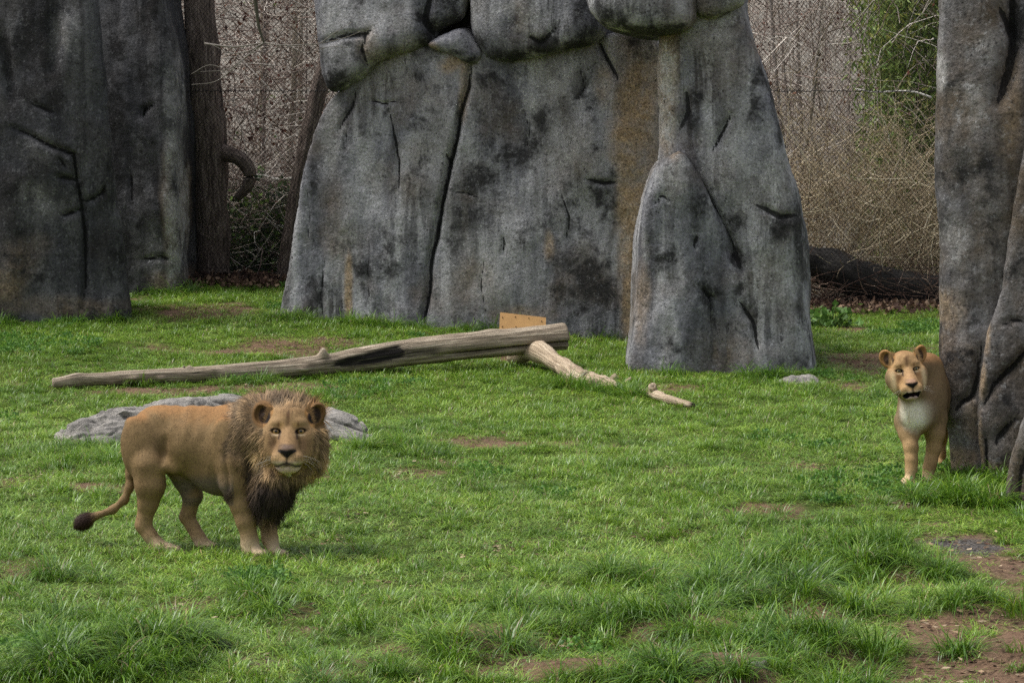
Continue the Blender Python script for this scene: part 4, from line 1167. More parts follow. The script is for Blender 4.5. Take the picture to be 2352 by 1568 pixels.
def strands(name, roots, normals, dirs, lens, width, cols, segs, parent, rng, gravity=0.0, wild=0.2, lift=0.3, clump=0.0, nblend=0.75, tipcol=1.1, sidejit=.04):
    """flat tapering hairs as one mesh; normals follow the skin so that the fur shades like the body under it"""
    m = len(roots)
    d = dirs - normals * (dirs * normals).sum(1)[:, None]
    d /= np.linalg.norm(d, axis=1)[:, None] + 1e-9
    d = d + normals * (lift * rng.uniform(.4, 1.6, m))[:, None] + rng.normal(0, wild, (m, 3))
    if clump:
        g = np.stack([fbm(roots * 28, 2, s_) for s_ in (201, 202, 203)], 1)
        d = d + clump * g * 2
    d /= np.linalg.norm(d, axis=1)[:, None]
    side = np.cross(d, normals) + rng.normal(0, sidejit, (m, 3))
    side -= d * (side * d).sum(1)[:, None]
    side /= np.linalg.norm(side, axis=1)[:, None] + 1e-9
    P = [roots - normals * 0.004]
    p = P[0]
    for k in range(segs):
        p = p + d * (lens / segs)[:, None]
        P.append(p)
        d = d + np.array([0, 0, -gravity]) + rng.normal(0, wild * .35, (m, 3))
        d /= np.linalg.norm(d, axis=1)[:, None]
    rows = []
    ncol = []
    for k in range(segs):
        wk = width * (1 - (k / segs) ** 1.5 * .75)
        wk = np.broadcast_to(wk, (m,))[:, None]
        rows += [P[k] + side * wk * .5, P[k] - side * wk * .5]
        ncol += [1 + (tipcol - 1) * k / segs] * 2
    rows.append(P[segs]); ncol.append(tipcol)
    V = np.stack(rows, 1)
    nv = 2 * segs + 1
    base = (np.arange(m) * nv)[:, None]
    Q = np.concatenate([base + np.array([[2 * k, 2 * k + 1, 2 * k + 3, 2 * k + 2]]) for k in range(segs - 1)]) if segs > 1 else np.zeros((0, 4), int)
    T = base + np.array([[2 * segs - 2, 2 * segs - 1, 2 * segs]])
    # wind every hair so that its face looks the way the skin does
    gn = np.cross(V[:, 1] - V[:, 0], V[:, 2] - V[:, 0])
    flip = (gn * normals).sum(1) < 0
    if len(Q):
        fq = np.tile(flip, segs - 1); Q[fq] = Q[fq][:, ::-1]
    T[flip] = T[flip][:, ::-1]
    gn /= np.linalg.norm(gn, axis=1)[:, None] + 1e-12
    gn[flip] *= -1
    nb = normals * nblend + gn * (1 - nblend)
    nb /= np.linalg.norm(nb, axis=1)[:, None] + 1e-9
    C = cols[:, None, :] * np.array(ncol)[None, :, None]
    me = build_mesh(name, V.reshape(-1, 3), [Q, T] if len(Q) else [T], np.clip(C, 0, 1).reshape(-1, 3), True, normals=np.repeat(nb, nv, 0))
    return link(name, me, HAIRMAT, parent)

def scatter(V, Q, n, rng, weight=None):
    a = 0.5 * np.linalg.norm(np.cross(V[Q[:, 2]] - V[Q[:, 0]], V[Q[:, 3]] - V[Q[:, 1]]), axis=1)
    if weight is not None:
        a = a * weight[Q].mean(1)
    c = np.cumsum(a); f = np.searchsorted(c, rng.uniform(0, c[-1], n))
    w = rng.dirichlet((1, 1, 1, 1), n)
    return f, w
def pick(A, Q, f, w):
    return (A[Q[f]] * (w[:, :, None] if A.ndim == 2 else w)).sum(1)

class HeadFrame:
    """face coordinates in millimetres: x to the animal's left as the viewer sees it (right in view), z up, f forward"""
    def __init__(self, O, fwd, up, scale=1.0):
        self.O = np.asarray(O, float)
        f = np.asarray(fwd, float); f /= np.linalg.norm(f)
        u = np.asarray(up, float); u -= f * u.dot(f); u /= np.linalg.norm(u)
        self.f, self.u = f, u
        self.x = np.cross(u, -f) * -1
        self.x = np.cross(f, u) * -1
        self.s = scale * 0.001
        self.R = np.stack([self.x, self.u, self.f])
    def p(self, x, z, f):
        return self.O + self.s * (x * self.x + z * self.u + f * self.f)
    def inv(self, W):
        return (np.asarray(W) - self.O) @ self.R.T / self.s

def head_shape(F, H, male, mouth_open=0.0):
    """the skull, muzzle, jaw and ears; returns eyeball places"""
    s = H.s
    def ell(x, z, f, rx, rz, rf, k=25, cut=False, sym=True, rot=None):
        for sg in ((1, -1) if sym and x else (1,)):
            R = H.R
            if rot is not None:
                ax, an = rot
                if ax == 'f':
                    c_, n_ = math.cos(an * sg), math.sin(an * sg)
                    R = np.stack([c_ * H.x + n_ * H.u, -n_ * H.x + c_ * H.u, H.f])
                elif ax == 'z':
                    c_, n_ = math.cos(an * sg), math.sin(an * sg)
                    R = np.stack([c_ * H.x + n_ * H.f, H.u, -n_ * H.x + c_ * H.f])
            F.ell(H.p(x * sg, z, f), (rx * s, rz * s, rf * s), R, k * s, cut)
    def cone(a, b, ra, rb, k=25, cut=False, sym=False):
        for sg in ((1, -1) if sym else (1,)):
            F.cone(H.p(a[0] * sg, a[1], a[2]), H.p(b[0] * sg, b[1], b[2]), ra * s, rb * s, k * s, cut)
    ell(0, 60, -150, 158, 145, 165, 40)                     # cranium
    ell(0, 98, -80, 122, 82, 75, 40)                       # forehead
    ell(70, 60, -34, 62, 36, 44, 30)                        # brow
    ell(118, -50, -95, 92, 112, 100, 40)                    # cheek bone
    ell(112, -140, -85, 82, 98, 90, 40)                     # jaw muscle
    if not male:
        ell(140, -78, -115, 76, 88, 80, 50)               # cheek ruff
    cone((0, 20, -38), (0, -128, 72), 56, 50, 25)           # bridge of the nose
    cone((32, 10, -42), (40, -130, 62), 42, 40, 20, sym=True)
    ell(0, -175, 5, 104, 95, 90, 35)                        # muzzle base
    ell(58, -198, 60, 60, 60, 68, 30)                       # whisker pads
    ell(30, -222, 92, 40, 40, 42, 18)
    jz = -34 * mouth_open
    ell(0, -258 + jz * .5, 36 - 18 * mouth_open, 74 - 18 * mouth_open, 42, 66, 18 if mouth_open == 0 else 8)   # chin
    ell(0, -245 + jz * .5, -20, 92, 55, 90, 30)                  # lower jaw
    ell(0, -140, 112, 52, 30, 34, 16)                       # nose pad
    cone((0, -150, 128), (0, -186, 118), 20, 12, 12)
    # nostrils and the groove under the nose
    for sg in (1, -1):
        F.cone(H.p(38 * sg, -152, 150), H.p(54 * sg, -140, 120), 9 * s, 7 * s, 6 * s, True)
    F.cone(H.p(0, -180, 142), H.p(0, -228, 132), 5 * s, 6 * s, 8 * s, True)
    # line of the mouth
    if mouth_open:
        ell(0, -252, 100, 58, 15, 75, 8, True)
        ell(56, -258, 60, 34, 20, 60, 8, True)
    else:
        for sg in (1, -1):
            F.cone(H.p(0, -226, 140), H.p(55 * sg, -250, 122), 7 * s, 8 * s, 8 * s, True)
            F.cone(H.p(55 * sg, -250, 122), H.p(105 * sg, -240, 60), 8 * s, 8 * s, 8 * s, True)
    # furrow between the brows, hollow in front of the eye
    F.cone(H.p(0, 150, 25), H.p(0, 40, 32), 8 * s, 10 * s, 20 * s, True)
    # ears
    ex, ez = (190, 128) if male else (176, 142)
    es = 1.0 if male else 1.14
    for sg in (1, -1):
        an = 0.35 * sg
        c_, n_ = math.cos(an), math.sin(an)
        xx = c_ * H.x - n_ * H.u; uu = n_ * H.x + c_ * H.u
        by = 0.45 * sg                                      # cups turned slightly outward
        x2 = math.cos(by) * xx - math.sin(by) * H.f; f2 = math.sin(by) * xx + math.cos(by) * H.f
        R = np.stack([x2, uu, f2])
        O = H.p(ex * sg, ez, -120)
        F.ell(O, (68 * s * es, 88 * s * es, 44 * s), R, 22 * s)
        F.ell(O + s * (42 * f2 - 2 * uu - 8 * sg * x2), (54 * s * es, 72 * s * es, 54 * s), R, 8 * s, True)
        F.cone(H.p(ex * .72 * sg, ez - 40, -120), H.p(ex * .9 * sg, ez - 20, -130), 52 * s, 42 * s, 30 * s)
        F.cone(H.p((ex - 62) * sg, ez - 20, -85), H.p((ex - 20) * sg, ez - 88, -82), 20 * s, 18 * s, 18 * s)   # inner ridge of hair
    # eyes: sink sockets, then lay lids
    eyes = []
    for sg in (1, -1):
        f = 140.0
        while F.value(H.p(90 * sg, 0, f)) > 0 and f > -120:
            f -= 2
        F.ell(H.p(88 * sg, -1, f + 6), (34 * s, 23 * s, 26 * s), H.R, 7 * s, True)
        eyes.append(H.p(89 * sg, 0, f - 25))
        F.cone(H.p(58 * sg, -8, f + 2), H.p(66 * sg, -30, f + 6), 7 * s, 4 * s, 6 * s, True)
        F.cone(H.p(58 * sg, 21, f + 1), H.p(120 * sg, 21, f - 13), 12 * s, 10 * s, 12 * s)                      # upper lid
        F.cone(H.p(66 * sg, -26, f - 2), H.p(116 * sg, -19, f - 14), 8 * s, 7 * s, 10 * s)                     # lower lid
    return eyes

def head_paint(H, W, cols, male, k=1.0, mouth_open=0.0):
    """coat pattern of the face, with some painted shading, over vertex colours"""
    q = H.inv(W)
    x, z, f = q[:, 0], q[:, 1], q[:, 2]
    ax = np.abs(x)
    def mixin(c, w):
        w = np.clip(w, 0, 1)[:, None]
        cols[:] = cols * (1 - w) + np.asarray(c) * w
    frontal = smooth(-150, -60, f)
    face = frontal * (1 - smooth(150, 215, ax)) * smooth(-330, -290, z) * (1 - smooth(150, 215, z))
    n1 = fbm(W * 30, 3, 301)
    if male:
        mixin(lin(156, 126, 88, k), face)
        mixin(lin(106, 82, 58, k), face * np.exp(-((ax - 108) / 44) ** 2 - ((z + 85) / 75) ** 2) * .8)
        mixin(lin(112, 86, 58, k), face * np.exp(-((ax - 60) / 22) ** 2 - ((z + 85) / 55) ** 2) * .7)
        mixin(lin(110, 84, 56, k), face * np.exp(-((ax - 75) / 60) ** 2 - ((z - 22) / 12) ** 2) * .6)  # cheeks, bridge sides and brow: shading painted into the coat colour
        mixin(lin(148, 116, 82, k), face * np.exp(-(ax / 50) ** 2 - ((z + 60) / 80) ** 2) * .6)
    else:
        mixin(lin(172, 138, 96, k), face)
        mixin(lin(140, 104, 72, k), face * np.exp(-((ax - 100) / 45) ** 2 - ((z + 60) / 50) ** 2) * .8)
        mixin(lin(190, 150, 110, k), face * np.exp(-(ax / 45) ** 2 - ((z + 80) / 70) ** 2) * .8)
        mixin(lin(210, 185, 145, k), face * smooth(120, 160, ax) * smooth(40, -60, z))
    # forehead furrows
    wz_ = 10 * fbm(W * 18, 2, 305)
    for x0, sl, w_, z0, st_ in ((0, 0, 6, 50, .9), (26, .12, 4, 92, .6), (48, .25, 4, 104, .55), (70, .40, 4, 112, .45)):
        line = np.exp(-((ax - x0 - sl * (z - 90) + .004 * (z - 120) ** 2 + wz_) / w_) ** 2) * smooth(z0, z0 + 30, z) * (1 - smooth(140, 170, z + wz_ * 3))
        mixin(lin(80, 58, 42, k), face * line * (st_ if male else st_ * (.8 if x0 == 0 else .25)))
    mixin(lin(118, 88, 58, k), face * np.exp(-(ax / 75) ** 2 - ((z - 135) / 40) ** 2) * .55 * smooth(-.3, .4, fbm(W * 40, 2, 306)))
    mixin(lin(104, 76, 52, k), face * np.exp(-(ax / 16) ** 2) * smooth(20, 50, z) * (1 - smooth(110, 160, z)) * .75)
    mixin(lin(196, 154, 102, k), face * np.exp(-((ax - 50) / 20) ** 2 - ((z - 44) / 18) ** 2) * .8)
    mixin(lin(92, 60, 36, k), face * np.exp(-((ax - 70) / 8) ** 2 - ((z - 48) / 20) ** 2) * .8)
    # eye rims, pale under the eye, tear mark
    mixin(lin(200, 178, 144, k), face * np.exp(-((ax - 88) / 30) ** 2 - ((z + 27) / 8) ** 2) * .8)
    mixin(lin(24, 19, 17), face * (1 - smooth(.85, 1.12, np.hypot((ax - 87) / 39, (z - 3 + .16 * (87 - ax)) / 20))))
    dd, _ = linedist(np.stack([ax, z], 1), [(54, -10), (64, 8), (88, 19), (112, 14), (130, 6)])
    mixin(lin(40, 30, 25), face * np.exp(-(dd / 7) ** 2) * .85)
    dd, _ = linedist(np.stack([ax, z], 1), [(56, -4), (62, -26), (66, -52)])
    mixin(lin(50, 38, 32), face * np.exp(-(dd / 9) ** 2) * .9)
    # bridge scuffs
    mixin(lin(80, 62, 50, k), face * np.exp(-(ax / 36) ** 2 - ((z + 70) / 50) ** 2) * smooth(.25, .5, n1) * .7)
    # muzzle: pale pads with rows of dark spots, dark lip line, white chin
    pad = np.exp(-(((ax - 58) / 62) ** 2 + ((z + 210) / 46) ** 2) ** 2) * smooth(-20, 20, f)
    mixin(lin(172, 142, 100, k), pad * .75)
    low = smooth(-195, -232, z) * smooth(-20, 20, f) * (ax < 120)
    mixin(lin(206, 184, 160, k), pad * smooth(-206, -236, z) * .9)
    for zr in (-178, -194, -210):
        sp = np.exp(-((z - zr + (ax - 60) * .08) / 3.6) ** 2) * (np.cos(ax / 20 * 2 * math.pi) > -.1) * smooth(40, 55, ax) * (1 - smooth(100, 112, ax)) * smooth(0, 40, f)
        mixin(lin(80, 60, 46, k), sp * .75)
    jz = -34 * mouth_open
    chin = smooth(-246 + jz, -262 + jz, z) * smooth(-330, -300, z) * (ax < 95) * smooth(-10, 25, f)
    mixin(lin(224, 190, 188, min(k, 1)), chin)
    mixin(lin(86, 72, 66, k) if male else lin(150, 118, 98, k), np.exp(-(ax / 56) ** 4 - ((z + 118) / 24) ** 4) * smooth(30, 70, f) * .85)
    # nose pad: a wide T narrowing downwards
    nw = np.interp(z, [-194, -172, -146, -118], [8, 28, 68, 58])
    mixin(lin(34, 30, 30), (1 - smooth(nw - 6, nw + 6, ax)) * smooth(-196, -186, z) * (1 - smooth(-146 + .10 * ax, -132 + .10 * ax, z)) * smooth(55, 85, f))
    mixin(lin(26, 22, 22), (np.exp(-(ax / 6) ** 2) * (z < -170) * (z > -236)) * smooth(60, 90, f))
    if mouth_open:
        mo = (np.hypot(ax / 86, (z + 254 - .10 * (ax - 40)) / 22) < 1) & (f > 0)
        mixin(lin(26, 22, 23), 1.0 * mo)
        lip = ((np.hypot((ax - 64) / 30, (z + 258) / 32) < 1) & (f > -10)) * 1.0
        mixin(lin(22, 19, 20), lip)
        mixin(lin(84, 48, 44), 1.0 * mo * np.exp(-(ax / 30) ** 2 - ((z + 262) / 8) ** 2) * .7)
    else:
        dd, _ = linedist(np.stack([ax, z], 1), [(0, -228), (28, -240), (62, -252), (96, -246), (112, -236)])
        mixin(lin(26, 22, 21), np.exp(-(dd / 7.5) ** 2) * smooth(10, 40, f))
        mixin(lin(40, 34, 32), np.exp(-(ax / 32) ** 2 - ((z + 244) / 11) ** 2) * smooth(40, 60, f) * .85)
    # ears: tan rim, dark hollow
    ex, ez = (190, 128) if male else (176, 142)
    er = np.hypot((ax - ex) / 72, (z - ez) / 92)
    ear = (er < 1.25) & (f < -40)
    mixin(lin(150, 112, 68, k), ear * (1 - smooth(1.0, 1.25, er)))
    er2 = np.hypot((ax - ex + 12) / 50, (z - ez + 8) / 70)
    mixin(lin(74, 56, 42, k), ear * (1 - smooth(.75, 1.05, er2)) * (f > -150))
    er3 = np.hypot((ax - ex + 26) / 36, (z - ez + 26) / 50)
    mixin(lin(32, 25, 22), ear * (1 - smooth(.6, 1.1, er3)) * (f > -150))
    if not male:
        mixin(lin(186, 150, 104, k), ear * np.exp(-((ax - ex + 30) / 12) ** 2) * (f > -140) * (z < ez + 50) * .8)
    return q

def eyeballs(H, eyes, parent, iris=(150, 118, 68)):
    r = 30 * H.s
    M = bpy.data.materials.get('eye')
    if M is None:
        m = Mat('eye')
        m_ = m.principled(m.attr('col', 'Color'), 0.08, 0.6)
        M = m.done(m_)
    n, mrg = 24, 48
    th = np.linspace(0, math.pi, n); ph = np.linspace(0, 2 * math.pi, mrg, endpoint=False)
    T, Pp = np.meshgrid(th, ph, indexing='ij')
    L = np.stack([np.sin(T) * np.cos(Pp), np.sin(T) * np.sin(Pp), np.cos(T)], -1).reshape(-1, 3)     # pole looks forward
    W = r * (L[:, :1] * H.x + L[:, 1:2] * H.u + L[:, 2:] * H.f)
    a = np.degrees(T.ravel())
    c = np.where((a < 20)[:, None], lin(8, 7, 7), np.where((a < 47)[:, None], lin(*iris), lin(20, 16, 14)))
    k = np.arange(n * mrg).reshape(n, mrg)
    q = np.stack([k[:-1], k[1:], np.roll(k[1:], -1, 1), np.roll(k[:-1], -1, 1)], -1).reshape(-1, 4)
    me = build_mesh('eye', W, q, c)
    for e in eyes:
        link('eye', me, M, parent, loc=[float(v) for v in e])

def whiskers(H, parent, rng, n=9):
    bag = Bag()
    for sg in (1, -1):
        for i in range(n):
            z = -178 - 11 * (i % 4); x = 62 + rng.uniform(0, 40)
            p0 = H.p(x * sg, z, 70)
            L = rng.uniform(90, 170)
            p1 = H.p((x + L * .6) * sg, z - rng.uniform(5, 40), 90)
            p2 = H.p((x + L) * sg, z - rng.uniform(40, 100), 80)
            bag.add(*tube(spline([p0, p1, p2], 7), np.linspace(.0005, .0002, 7), 3)[:2], col=lin(200, 192, 178))
    o = link('whiskers', bag.mesh('whiskers'), HAIRMAT, parent)
    o['kind'] = 'stuff'

def ear_hair(H, parent, rng, ex, ez, col, n=420):
    """pale hair growing from the front edge of each ear across its hollow"""
    R0, D = [], []
    for sg in (1, -1):
        t = rng.uniform(0, 1, n)
        x = (ex - 70 + 30 * t + rng.normal(0, 7, n)) * sg; z = ez + 35 - 115 * t + rng.normal(0, 8, n)
        for i in range(n):
            R0.append(H.p(x[i], z[i], -68 - 10 * rng.uniform()))
            D.append(H.x * sg * 1.0 + H.u * (.55 + .3 * rng.normal()) )
    R0, D = np.array(R0), np.array(D)
    o = strands('ear_hair', R0, np.tile(H.f, (len(R0), 1)), D, H.s * rng.uniform(20, 58, len(R0)), .0026, np.tile(col, (len(R0), 1)) * rng.uniform(.55, 1.15, (len(R0), 1)), 2, parent, rng, wild=.18, lift=.12, nblend=1.0)
    o['kind'] = 'stuff'

# ---------------------------------------------------------------- male
if want('lion'):
    rng = np.random.default_rng(12)
    S = 0.000992                                           # metres for one unit of the drawing below
    TL = 3.08 / 20.1                                       # slope of the line of sight
    def lm(cx, cy, y):
        return np.array([(cx - 1080) * S - y * .1116, y, (1290 - cy) * S - y * TL])
    th = math.radians(18)
    FW = np.array([math.cos(th), -math.sin(th), 0]); LA = np.array([math.sin(th), math.cos(th), 0]); UP = np.array([0, 0, 1.0])
    RB = np.stack([FW, LA, UP])
    ym = lambda cx: 0.325 * (1080 - cx) * S
    F = Field((-.95, -.72, -.06), (.98, .50, 1.25), 0.0068)
    def tor(cx, cy, a, l, u, lat=0.0, tilt=0.0, k=.06):
        c = lm(cx, cy, ym(cx)) + LA * lat
        ct, s_ = math.cos(tilt), math.sin(tilt)
        R = np.stack([FW * ct + UP * s_, LA, UP * ct - FW * s_])
        F.ell(c, (a, l, u), R, k)
    def leg(pts, lat, k=.035):
        F.chain([(lm(cx, cy, ym(cx) + dy) + LA * 0 + np.array([0, 1, 0]) * lat, r) for cx, cy, dy, r in pts], k)
    # trunk
    tor(715, 445, .145, .150, .185)
    tor(652, 500, .085, .13, .16)
    tor(860, 432, .23, .138, .190)
    tor(1060, 490, .26, .185, .238)
    tor(1270, 560, .24, .195, .300)
    tor(1460, 620, .19, .18, .285)
    tor(1200, 715, .22, .13, .155, tilt=-.30)
    tor(1000, 655, .13, .085, .09, tilt=-.5, k=.03)
    F.cone(lm(760, 295, ym(760)), lm(1330, 298, ym(1330)), .04, .05, .10)     # spine
    tor(830, 320, .14, .10, .07)
    # neck
    F.cone(lm(1380, 450, ym(1380)), lm(1660, 430, ym(1660) - .02), .205, .185, .08)
    # near shoulder and arm
    tor(1372, 560, .115, .06, .26, lat=-.170, tilt=.12, k=.035)
    leg([(1365, 640, .0, .118), (1362, 780, .0, .105), (1406, 930, 0, .080), (1432, 1050, -.01, .063), (1456, 1170, -.01, .051), (1460, 1235, -.01, .052), (1468, 1272, -.02, .054)], -.135, .05)
    # far arm
    leg([(1500, 700, .0, .11), (1560, 900, .0, .085), (1574, 1010, -.03, .067), (1572, 1130, -.07, .050), (1582, 1215, -.10, .049), (1592, 1262, -.12, .049)], .10, .05)
    # near thigh, shank, hock, paw
    tor(705, 520, .150, .075, .235, lat=-.118, tilt=.12, k=.045)
    tor(770, 640, .095, .07, .165, lat=-.122, tilt=-.15, k=.04)
    leg([(735, 640, 0, .118), (742, 790, 0, .105), (724, 925, 0, .070), (702, 1030, 0, .048), (690, 1086, 0, .051), (738, 1158, 0, .047), (790, 1222, 0, .046), (822, 1258, -.01, .045)], -.125, .035)
    F.cone(lm(650, 1082, ym(690) - .125), lm(668, 960, ym(690) - .125), .024, .012, .045)          # tendon of the heel
    # far hind leg
    leg([(900, 640, 0, .11), (985, 780, 0, .095), (1022, 900, 0, .070), (998, 1000, 0, .050), (980, 1050, 0, .050), (1026, 1130, 0, .044), (1060, 1195, -.01, .044), (1090, 1232, -.02, .044)], .10, .035)
    # paws with toes
    def paw(cx, cy, y, size=1.0, yaw=0.0):
        c = lm(cx, cy, y)
        d = np.array([math.cos(yaw - .35), math.sin(yaw - .35), 0.0]); n_ = np.array([-d[1], d[0], 0])
        F.ell(c - d * .01 * size, (.075 * size, .056 * size, .036 * size), np.stack([d, n_, UP]), .03)
        for t, fw in ((-.042, .040), (-.015, .062), (.015, .062), (.042, .042)):
            F.ell(c + d * fw * size + n_ * t * size - UP * .008, (.034 * size, .019 * size, .026 * size), np.stack([d, n_, UP]), .010)
    paw(856, 1264, ym(856) - .13)
    paw(1130, 1245, ym(1130) + .08)
    paw(1490, 1292, ym(1490) - .15, yaw=-.5)
    paw(1625, 1296, ym(1625) - .03, yaw=-.3)
    # tail
    ty = ym(600)
    F.chain([(lm(600, 360, ty), .06), (lm(578, 480, ty), .045), (lm(572, 600, ty - .01), .034), (lm(578, 720, ty - .03), .029), (lm(572, 820, ty - .05), .028), (lm(535, 912, ty - .06), .028), (lm(455, 982, ty - .07), .026), (lm(335, 1028, ty - .08), .021), (lm(285, 1048, ty - .08), .03)], .03)
    F.ell(lm(245, 1068, ty - .08), (.070, .050, .052), np.stack([np.array([.85, 0, .5]), np.array([0, 1, 0]), np.array([-.5, 0, .85])]), .03)
    # sheath and flank fold
    F.cone(lm(885, 690, ym(885)), lm(950, 745, ym(950)), .040, .036, .03)
    F.cone(lm(870, 735, ym(870) - .13), lm(1060, 770, ym(1060) - .165), .022, .012, .03, True)
    F.cone(lm(840, 660, ym(840) - .14), lm(900, 690, ym(900) - .12), .035, .03, .08)
    # mane mass
    H = HeadFrame(lm(1722, 430, -.415), (0, -math.cos(TL), math.sin(TL)), (0, math.sin(TL), math.cos(TL)), .992)
    def hm(x, z, f, rx, rz, rf, k=60):
        F.ell(H.p(x, z, f), (rx * .001, rz * .001, rf * .001), H.R, k * .001)
    hm(-100, 140, -260, 205, 130, 170)
    hm(50, 120, -240, 165, 115, 140)
    hm(140, -110, -215, 98, 205, 110)
    hm(-150, -130, -215, 105, 230, 120)
    hm(-30, -270, -170, 165, 130, 120)
    hm(-120, -380, -190, 150, 190, 140)
    F.cone(H.p(-140, -430, -180), H.p(-160, -570, -160), .10, .045, .06)
    hm(-300, 20, -260, 140, 230, 170)
    hm(-205, -110, -150, 62, 215, 70, 22)
    hm(208, -100, -160, 56, 190, 70, 22)
    hm(-110, -330, -120, 120, 70, 80, 22)
    eyes = head_shape(F, H, True)
    V, Q = F.mesh()
    V = relax(V, Q, 1, .5)
    # keep the nose, lips and lids crisp: relax only once
    N = vnormals(V, Q)
    cx = 1080 + (V[:, 0] + V[:, 1] * .1116) / S
    cy = 1290 - (V[:, 2] + V[:, 1] * TL) / S
    hq = H.inv(V)
    K = 1.02
    cols = np.tile(lin(130, 106, 73, K), (len(V), 1))
    def mixin(c, w):
        w = np.clip(w, 0, 1)[:, None]
        cols[:] = cols * (1 - w) + np.asarray(c) * w
    nz = fbm(V * 9, 4, 401)
    latn = V @ LA
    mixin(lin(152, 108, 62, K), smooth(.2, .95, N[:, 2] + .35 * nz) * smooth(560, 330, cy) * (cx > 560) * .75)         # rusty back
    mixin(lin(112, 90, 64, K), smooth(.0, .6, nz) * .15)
    mixin(lin(100, 80, 58, K), np.exp(-((cx - 800) / 50) ** 2 - ((cy - 520) / 130) ** 2) * .45)  # flank shade painted into the coat
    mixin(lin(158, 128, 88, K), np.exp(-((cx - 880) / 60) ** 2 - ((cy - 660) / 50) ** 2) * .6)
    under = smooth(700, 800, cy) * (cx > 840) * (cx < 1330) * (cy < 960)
    mixin(lin(104, 92, 78, K), under * smooth(.25, -.25, N[:, 2]))  # belly pouch: grey tan hair, with shade painted on its downward faces
    legz = smooth(820, 1180, cy)
    mixin(lin(158, 130, 94, K), legz * .8 * (cx > 600))
    mixin(lin(206, 182, 150, 1.0), smooth(1150, 1280, cy) * .9 * (cx > 600))
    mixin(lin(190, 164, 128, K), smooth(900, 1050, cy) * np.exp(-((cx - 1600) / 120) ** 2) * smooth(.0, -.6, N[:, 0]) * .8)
    mixin(lin(172, 140, 100, K), smooth(560, 760, cy) * (1 - smooth(760, 900, cy)) * np.exp(-((cx - 770) / 60) ** 2) * .5)
    # tail tuft
    tuft = 1 - smooth(285, 345, cx)
    mixin(lin(58, 40, 32), tuft * (cy > 900))
    # mane colour
    q_h = H.inv(V)
    left_edge = np.interp(cy, [200, 300, 420, 560, 650, 760, 900, 1000], [1330, 1320, 1300, 1275, 1400, 1430, 1440, 1480])
    mz = smooth(left_edge - 25, left_edge + 35, cx + 25 * nz) * (cy < 1060 + 20 * nz) * (1 - smooth(1000, 1060, cy))
    chest = smooth(700, 800, cy) * mz
    mane_w = mz * np.clip(1 - (cy > 1060), 0, 1)
    mixin(lin(134, 111, 82, K), mane_w)
    mixin(lin(112, 90, 70, K), mane_w * smooth(.0, .5, nz) * .6)
    ring = np.hypot(q_h[:, 0] / 1.0, (q_h[:, 1] + 90) / 1.12)
    mixin(lin(186, 156, 114, K), mane_w * np.exp(-((ring - 235) / 45) ** 2) * (q_h[:, 1] < 60) * (q_h[:, 2] > -240) * .85)
    mixin(lin(84, 66, 50, K), mane_w * np.exp(-((ring - 305) / 28) ** 2) * (q_h[:, 0] < -150) * (q_h[:, 1] < 40) * .7)
    mixin(lin(110, 90, 74, K), mane_w * smooth(230, 140, cy) * .8)
    mixin(lin(46, 37, 33), smooth(735, 850, cy + 40 * nz) * mane_w * smooth(1400, 1450, cx) * .95)
    mixin(lin(48, 38, 34), np.exp(-((cx - 1440) / 40) ** 2) * smooth(600, 720, cy) * mane_w * .8)
    mixin(lin(74, 62, 58), np.exp(-((cx - 1290 + .2 * (cy - 500)) / 26) ** 2) * smooth(420, 480, cy) * (1 - smooth(590, 680, cy)) * .5)
    mixin(lin(60, 44, 38), np.exp(-((cx - 1305) / 30) ** 2 - ((cy - 890) / 45) ** 2) * .9)
    q = head_paint(H, V, cols, True, K)
    facez = (q[:, 2] > -130) & (np.abs(q[:, 0]) < 185) & (q[:, 1] > -310) & (q[:, 1] < 190)
    # shallow ribs and folds
    rib = .0028 * np.sin((cx + .25 * (cy - 400)) / 17.0) * smooth(820, 900, cx) * (1 - smooth(1200, 1280, cx)) * smooth(560, 420, cy)
    fold = -.020 * np.exp(-((cx - 1268 - .10 * (cy - 600)) / 16) ** 2) * smooth(540, 620, cy) * (1 - smooth(820, 900, cy))
    flank = -.016 * np.exp(-((cx - 835 + .1 * (cy - 520)) / 30) ** 2) * smooth(420, 500, cy) * (1 - smooth(640, 700, cy))
    mus = .003 * fbm(V * 7, 2, 55)
    body_m = (q[:, 2] < -200) | (cx < 1400)
    V = V + N * ((rib + fold + flank + mus) * body_m)[:, None]
    N = vnormals(V, Q)
    # the drawing's origin (1080, 1290) lies at this place in the photograph
    uo, vo = (200 + 1080 * .55272) / 1.7415, (1480 + 1290 * .55287) / 1.7415
    loc = gnd(uo, vo) - np.array([0, 0, .018])
    lion = empty('lion', loc, 'tan male lion with a dark chested mane standing and facing the viewer', 'lion')
    body = link('body', build_mesh('body', V, Q, cols * (1 - .5 * mane_w * ~facez)[:, None]), FURMAT, lion)  # skin under the mane darkened: painted shade between the hairs
    eyeballs(H, eyes, body)
    whiskers(H, body, rng)
    ear_hair(H, body, rng, 190, 128, lin(150, 118, 78, K))
    # ---- fur
    inface = (q[:, 2] > -110) & (np.abs(q[:, 0]) < 160) & (q[:, 1] < 175) & (q[:, 1] > -320)
    inear = (np.hypot((np.abs(q[:, 0]) - 190) / 80, (q[:, 1] - 128) / 100) < 1.02) & (q[:, 2] > -165)
    bald = (np.abs(q[:, 0]) < 66) & (q[:, 1] < -112) & (q[:, 1] > -196) & (q[:, 2] > 80)
    neareye = np.hypot((np.abs(q[:, 0]) - 90) / 42, q[:, 1] / 28) < 1
    wgt = np.where(bald | (neareye & inface), 0, np.where(inface, 1.8, 1.0)) * (1 - .9 * inear)
    f, w = scatter(V, Q, 140000, rng, wgt)
